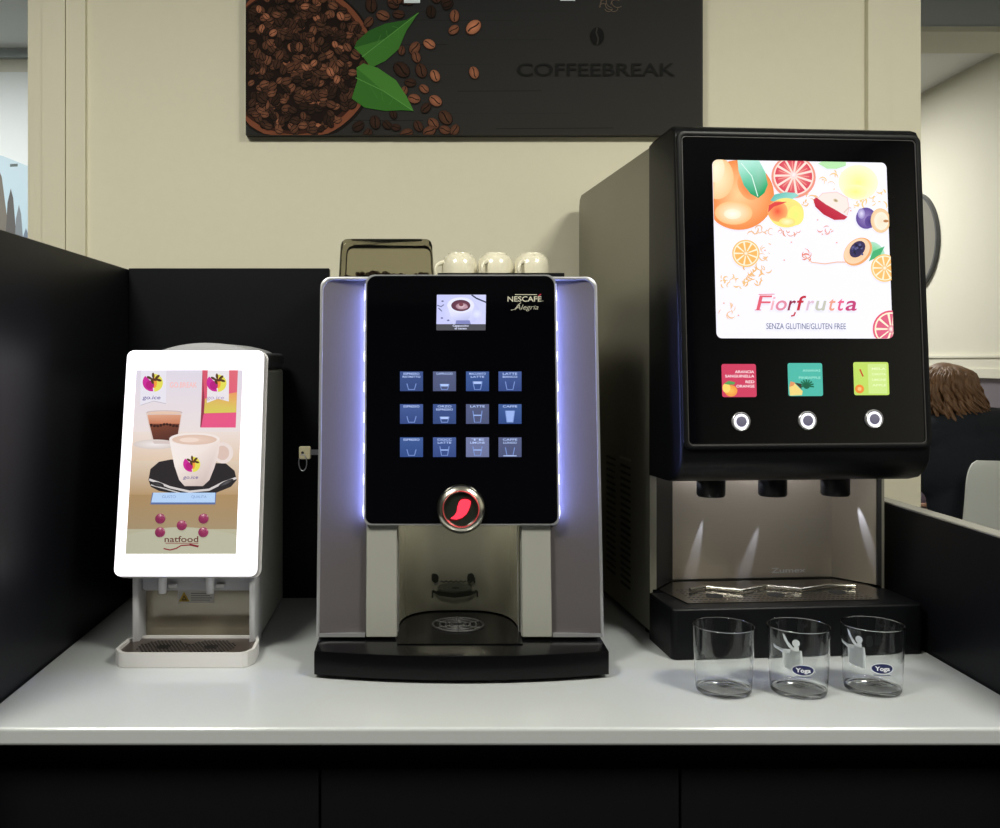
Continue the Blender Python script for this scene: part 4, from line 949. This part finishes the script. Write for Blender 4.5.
# ================================================================== DRINKING GLASSES
def make_glass():
    t = thing('drinking_glass', '', 'glass', (0, 0, 0), 0, 'drinking glasses in front of the juice dispenser')
    H = .0925
    prof = [(0, 0.0015), (.030, .0005), (.0345, .0002), (.0372, .0025), (.0382, .008), (.0395, .030), (.0408, .060), (.0417, H-.0008), (.0414, H-.0002), (.0411, H), (.0408, H-.0002), (.0405, H-.0008), (.0396, .060), (.0383, .030), (.0368, .008), (.0345, .0058), (0, .0050)]
    obj('tumbler', lathe(support(prof), 72), M['glass'], t, smooth=80)
    return t
def decal(t, ang_fig, ang_logo):
    def wrap(a0):
        def f(v):
            z = v[1]; r = .0386+(z-.008)*.042+.0006+v[2]*3
            th = -PI/2+a0+v[0]/.040
            return Vector((r*math.cos(th), r*math.sin(th), z))
        return f
    K = .000334
    A = Art(lambda x, y: ((x-470)*K, (380-y)*K+.012), 1e-5)
    fr = c(206, 212, 216)
    pol = [[(470, 210), (512, 212), (516, 250), (514, 300), (476, 300), (440, 290), (438, 226), (440, 216)], [(394, 204), (410, 210), (440, 214), (470, 210), (470, 226), (438, 228), (398, 218)],
           [(440, 150), (450, 156), (462, 180), (480, 200), (500, 212), (480, 216), (462, 200), (446, 172)], [(484, 196), (500, 196), (502, 216), (484, 214)]]
    for p in pol: A.poly(p, fr)
    A.ell(491, 183, 14, 15, fr, seg=16)
    A.ell(494, 205, 8, 12, fr, seg=12)
    def sub(a, n):  # split into small faces so it follows the curve
        return a
    A.build('frosted_figure', M['print'], t, None, bend=wrap(ang_fig), local=True)
    B = Art(lambda x, y: ((x-514)*K, (380-y)*K+.012), 1e-5)
    B.ell(514, 292, 45, 23, c(226, 230, 236), seg=32); B.ell(514, 292, 41, 20, c(22, 30, 84), seg=32)
    B.text('Yoga', 514, 300, 17, c(240, 242, 250), width=58, align='c', bold=.03)
    B.poly([(480, 318), (548, 318), (548, 322), (480, 322)], c(120, 130, 160))
    B.build('oval_logo', M['print'], t, None, bend=wrap(ang_logo), local=True)
gl = ['plain clear drinking glass, the leftmost of the three in front of the juice dispenser', 'middle drinking glass of the three, white figure overlapping its navy oval logo', 'rightmost drinking glass of the three, white figure set apart from its navy oval logo']
pos = [(723.5, 690, 1.359), (798.5, 692, 1.357), (872.5, 690, 1.365)]
gg = []
g0 = make_glass()
for i, (px, py, Y) in enumerate(pos):
    o = g0 if i == 0 else copy_tree(g0)
    o.location = ((px-VX)/F_PX*Y, Y, CT+.0002); o['label'] = gl[i]; gg.append(o)
decal(gg[1], -.62, -.22); decal(gg[2], -1.02, -.12)

# ================================================================== PERSON, CHAIR, DESK IN THE ROOM BEHIND
def fuse(name, bm, m, parent, voxel, smooth=6):
    me = bpy.data.meshes.new('raw'); bm.to_mesh(me); bm.free()
    o = bpy.data.objects.new('raw', me); C.objects.link(o)
    r = o.modifiers.new('r', 'REMESH'); r.mode = 'VOXEL'; r.voxel_size = voxel
    s_ = o.modifiers.new('s', 'SMOOTH'); s_.iterations = smooth; s_.factor = .5
    bpy.context.view_layer.update(); dg = bpy.context.evaluated_depsgraph_get()
    out_ = bpy.data.meshes.new_from_object(o.evaluated_get(dg)); bpy.data.objects.remove(o); bpy.data.meshes.remove(me)
    out_.name = name; out_.materials.clear(); out_.materials.append(m)
    for p in out_.polygons: p.use_smooth = True
    if parent is not None: out_.transform(rootmat(parent).inverted())
    n = bpy.data.objects.new(name, out_); C.objects.link(n); n.parent = parent; return n
def limb(P, R, bm, seg=14):
    tube(P, R, seg, bm)
    for p, r in zip(P, R): ellipsoid(p, (r, r, r), None, bm, 12, 8)
HX, HY = 1.955, 3.66
PT = thing('person', 'person with wavy brown hair in a dark sweater, seated facing away from the counter', 'person', (2.00, 3.62, 0))
hr = Matrix.Rotation(math.radians(-22), 3, 'X')
hc = Vector((HX, HY, 1.238))
bm = bmesh.new()
ellipsoid(hc, (.075, .095, .108), hr, bm, 24, 18)                                  # skull
ellipsoid(hc+hr @ Vector((0, .042, -.060)), (.052, .055, .058), hr, bm)              # jaw
ellipsoid(hc+hr @ Vector((0, .100, -.018)), (.012, .020, .026), hr, bm, 12, 8)       # nose
for s_ in (-1, 1): 
    ellipsoid(hc+hr @ Vector((s_*.076, .0, -.010)), (.010, .020, .030), hr, bm, 10, 8)
    ellipsoid(hc+hr @ Vector((s_*.030, .088, .012)), (.014, .010, .009), hr, bm, 10, 8)
ellipsoid(hc+hr @ Vector((0, .094, -.058)), (.024, .010, .010), hr, bm, 10, 8)        # lips
limb([(HX, HY-.02, 1.18), (1.975, 3.60, 1.10), (1.985, 3.575, 1.05)], [.050, .052, .060], bm)
limb([(2.0, 3.56, 1.03), (2.01, 3.55, .88), (2.015, 3.55, .72), (2.015, 3.56, .60)], [.085, .09, .09, .12], bm)
limb([(1.835, 3.58, 1.065), (1.985, 3.57, 1.09), (2.145, 3.59, 1.075)], [.058, .075, .058], bm)
hands = {}
for s_, sh, el, wr in ((-1, (1.825, 3.59, 1.06), (1.755, 3.72, .83), (1.885, 3.93, .785)), (1, (2.155, 3.60, 1.07), (2.26, 3.74, .83), (2.12, 3.95, .785))):
    limb([sh, tuple((Vector(sh)+Vector(el))/2), el], [.052, .046, .040], bm); limb([el, tuple((Vector(el)+Vector(wr))/2), wr], [.040, .034, .025], bm)
    w_ = Vector(wr); d = (w_-Vector(el)); d.z = 0; d.normalize(); sd = Vector((d.y, -d.x, 0))
    pc = w_+d*.045-Vector((0, 0, .010))
    rotm = Matrix((sd, d, Vector((0, 0, 1)))).transposed()
    ellipsoid(pc, (.038, .050, .014), rotm, bm, 16, 10)
    for k in range(4):
        base = pc+d*.038+sd*(-.027+.018*k); ln_ = (.060, .070, .066, .052)[k if s_ < 0 else 3-k]
        p1 = base+d*ln_*.45+Vector((0, 0, .004)); p2 = base+d*ln_*.75+Vector((0, 0, -.004)); p3 = base+d*ln_+Vector((0, 0, -.012))
        limb([tuple(base), tuple(p1), tuple(p2), tuple(p3)], [.0095, .009, .0085, .0075], bm, 10)
    tb0 = pc-sd*(.030*s_*-1)*-1*0+sd*(.033 if s_ < 0 else -.033)-d*.012; dirn = (sd if s_ < 0 else -sd)
    limb([tuple(tb0), tuple(tb0+dirn*.022+d*.022), tuple(tb0+dirn*.030+d*.046)], [.012, .0105, .009], bm, 10)
for s_ in (-1, 1):
    limb([(2.015+s_*.085, 3.57, .575), (2.015+s_*.10, 3.80, .565), (2.015+s_*.11, 4.00, .545)], [.088, .076, .058], bm)
    limb([(2.015+s_*.11, 4.00, .53), (2.015+s_*.11, 3.99, .32), (2.015+s_*.11, 3.97, .10)], [.056, .050, .036], bm)
    limb([(2.015+s_*.11, 3.96, .062), (2.015+s_*.115, 4.08, .035), (2.015+s_*.12, 4.15, .027)], [.036, .032, .024], bm)
fuse('body', bm, M['skin'], PT, .0075, 3)
bm = bmesh.new()                                                                  # sweater
# broad hunched back
ellipsoid((1.995, 3.585, .99), (.205, .130, .175), None, bm); ellipsoid((2.022, 3.575, .86), (.164, .130, .20), None, bm); ellipsoid((2.025, 3.575, .70), (.168, .135, .14), None, bm)
ellipsoid((1.985, 3.60, 1.115), (.150, .092, .070), None, bm)
limb([(1.835, 3.585, 1.07), (1.985, 3.572, 1.110), (2.155, 3.595, 1.105)], [.078, .092, .082], bm)
for sh, el, wr in (((1.825, 3.60, 1.055), (1.755, 3.72, .83), (1.88, 3.92, .79)), ((2.16, 3.61, 1.075), (2.265, 3.74, .83), (2.125, 3.94, .79))):
    limb([sh, tuple((Vector(sh)+Vector(el))/2), el], [.076, .066, .056], bm); limb([el, tuple((Vector(el)+Vector(wr))/2), wr], [.056, .048, .037], bm)
fuse('sweater', bm, M['sweater'], PT, .011, 5)
bm = bmesh.new()
ellipsoid((2.015, 3.60, .60), (.185, .15, .105), None, bm)
for s_ in (-1, 1):
    limb([(2.015+s_*.085, 3.58, .578), (2.015+s_*.10, 3.80, .568), (2.015+s_*.11, 4.00, .548)], [.098, .088, .070], bm)
    limb([(2.015+s_*.11, 4.00, .53), (2.015+s_*.11, 3.99, .32), (2.015+s_*.11, 3.97, .11)], [.068, .062, .054], bm)
fuse('trousers', bm, M['trousers'], PT, .011, 4)
for s_ in (-1, 1):
    bm = bmesh.new(); limb([(2.015+s_*.11, 3.95, .055), (2.015+s_*.115, 4.08, .045), (2.015+s_*.12, 4.17, .038)], [.048, .044, .034], bm); 
    for v in bm.verts: v.co.z = max(v.co.z, .004)
    fuse('shoe', bm, M['rubber'], PT, .008, 2)
# wavy shoulder length hair
bm = bmesh.new()
ellipsoid(hc+Vector((0, -.010, .006)), (.090, .108, .112), hr, bm, 24, 18)
random.seed(21)
for k in range(230):
    a = random.uniform(-.30, 1.30)*PI                         # round the back and the sides
    a = -PI/2+random.uniform(-1.75, 1.75)
    rx_, ry_ = .090, .106
    dx, dy = math.cos(a), math.sin(a)
    lenz = random.uniform(.160, .238); n = 14; ph = random.uniform(0, 6.28); amp = random.uniform(.010, .022)
    path = []; rad = []
    for i in range(n+1):
        q = i/n
        spread = math.sin(min(q*2.2, 1)*PI/2)*(1+.25*max(0, q-.45))
        x = hc.x+.004+dx*rx_*spread+amp*(.25+q)*math.sin(ph+q*11)+ (.022*q*q if dx > 0 else .008*q*q)
        y = hc.y-.012+dy*ry_*spread*(1-.1*q)+amp*q*math.cos(ph+q*8)-.020*q*q
        z = hc.z+.116-lenz*q**1.25-(0.012*(1-spread))
        path.append((x, y, z)); rad.append(.0080*(1-.7*q**3)*(1+.25*math.sin(q*14+ph)))
    tube(path, rad, 7, bm)
ho = obj('hair', bm, M['hair'], PT, smooth=60)

# white shell chair
CHX, CHY = 2.06, 3.34
CH = thing('shell_chair', 'white plastic shell chair whose rounded back rises above the low right panel', 'chair', (CHX, CHY+.2, 0))
def cx_(a, y, z): return Vector((CHX+a, CHY+y, z))
bm = bmesh.new(); nU, nVv = 16, 110; grid = []
for side in (0, 1):
    gr_ = []
    for j in range(nVv+1):
        t_ = j/nVv
        if t_ < .45: y, z = .46-.40*(t_/.45), .455-.02*math.sin(PI*t_/.45)
        else:
            q = (t_-.45)/.55; y, z = .06-.075*math.sin(q*PI/2)-.015*q, .455+.565*q**1.15
        wv = .215*(1-.10*max(0, (t_-.45)/.55)) if t_ > .06 else .19
        row = []
        for i in range(nU+1):
            s_ = -1+2*i/nU
            # rounded top corners
            cut = 0
            if t_ > .93: cut = (1-math.sqrt(max(0, 1-((t_-.93)/.07)**2)))*.17
            if t_ < .08: cut = (1-math.sqrt(max(0, 1-((.08-t_)/.08)**2)))*.25
            a_ = s_*wv*(1-cut); dish = .030*s_*s_
            off = side*.008
            if t_ < .45: p = cx_(a_, y, z+dish*.6-off)
            else: p = cx_(a_, y+dish-off, z)
            row.append(bm.verts.new(p))
        gr_.append(row)
    grid.append(gr_)
for gr_ in grid:
    for j in range(nVv):
        for i in range(nU): bm.faces.new((gr_[j][i], gr_[j][i+1], gr_[j+1][i+1], gr_[j+1][i]))
T_, B_ = grid
for j in range(nVv):
    for i in (0, nU): bm.faces.new((T_[j][i], T_[j+1][i], B_[j+1][i], B_[j][i]))
for i in range(nU):
    for j in (0, nVv): bm.faces.new((T_[j][i], T_[j][i+1], B_[j][i+1], B_[j][i]))
obj('shell', bm, M['whiteplastic'], CH, smooth=50)
for sx_ in (-1, 1):
    for (y0, y1) in ((.10, .02), (.38, .46)):
        obj('leg', tube([cx_(sx_*.13, y0, .440), cx_(sx_*.20, y1, .0)], [.012, .010], 12), M['ringmetal'], CH, smooth=40)
# desk with things
DT = thing('desk', 'white desk in front of the seated person in the room behind', 'desk', (1.9, 4.25, 0))
obj('desktop', box(1.30, 2.47, 3.86, 4.55, .735, .76), M['desk'], DT, bev=(.002, 1))
for (x, y) in ((1.34, 3.92), (2.43, 3.92), (1.34, 4.50), (2.43, 4.50)): obj('leg', box(x-.02, x+.02, y-.02, y+.02, 0, .7345), M['ringmetal'], DT)
cp = thing('tissue_box', 'small lilac box with a paper tissue on the desk beside the seated person', 'tissue box', (2.04, 4.02, .76))
obj('box_body', box(2.025, 2.10, 3.99, 4.06, .7605, .845), M['lilac'], cp, bev=(.003, 2))
ti = bmesh.new(); n = 9; base_ = [ti.verts.new((2.045+.004*k, 4.025+.006*math.sin(k*1.7), .8455)) for k in range(n)]; top_ = [ti.verts.new((2.035+.0065*k, 4.025+.018*math.sin(k*1.3), .872+.012*math.sin(k*2.1)+.010*math.sin(PI*k/8))) for k in range(n)]
for k in range(n-1): ti.faces.new((base_[k], base_[k+1], top_[k+1], top_[k]))
obj('tissue', ti, mat('peach_tissue', c(214, 180, 160), .8), cp, smooth=180)

# ================================================================== CAMERA, WORLD
cam = bpy.data.cameras.new('camera'); co = bpy.data.objects.new('camera', cam); C.objects.link(co)
co.location = (0, 0, CAMZ); co.rotation_euler = (PI/2, 0, 0)
cam.sensor_width = 36; cam.lens = 36*F_PX/1000; cam.shift_x = .078; cam.shift_y = -.053; cam.clip_start = .05
sc.camera = co
w = bpy.data.worlds.new('world'); sc.world = w; w.use_nodes = True
w.node_tree.nodes['Background'].inputs[0].default_value = (.5, .55, .6, 1); w.node_tree.nodes['Background'].inputs[1].default_value = .05
sc.view_settings.view_transform = 'Standard'; sc.view_settings.look = 'None'; sc.view_settings.gamma = 1; sc.view_settings.exposure = 0
sc.view_settings.use_curve_mapping = False
sc.cycles.max_bounces = 12; sc.cycles.transparent_max_bounces = 16; sc.cycles.transmission_bounces = 12
sc.cycles.sample_clamp_indirect = 8.0
sc.cycles.use_denoising = True
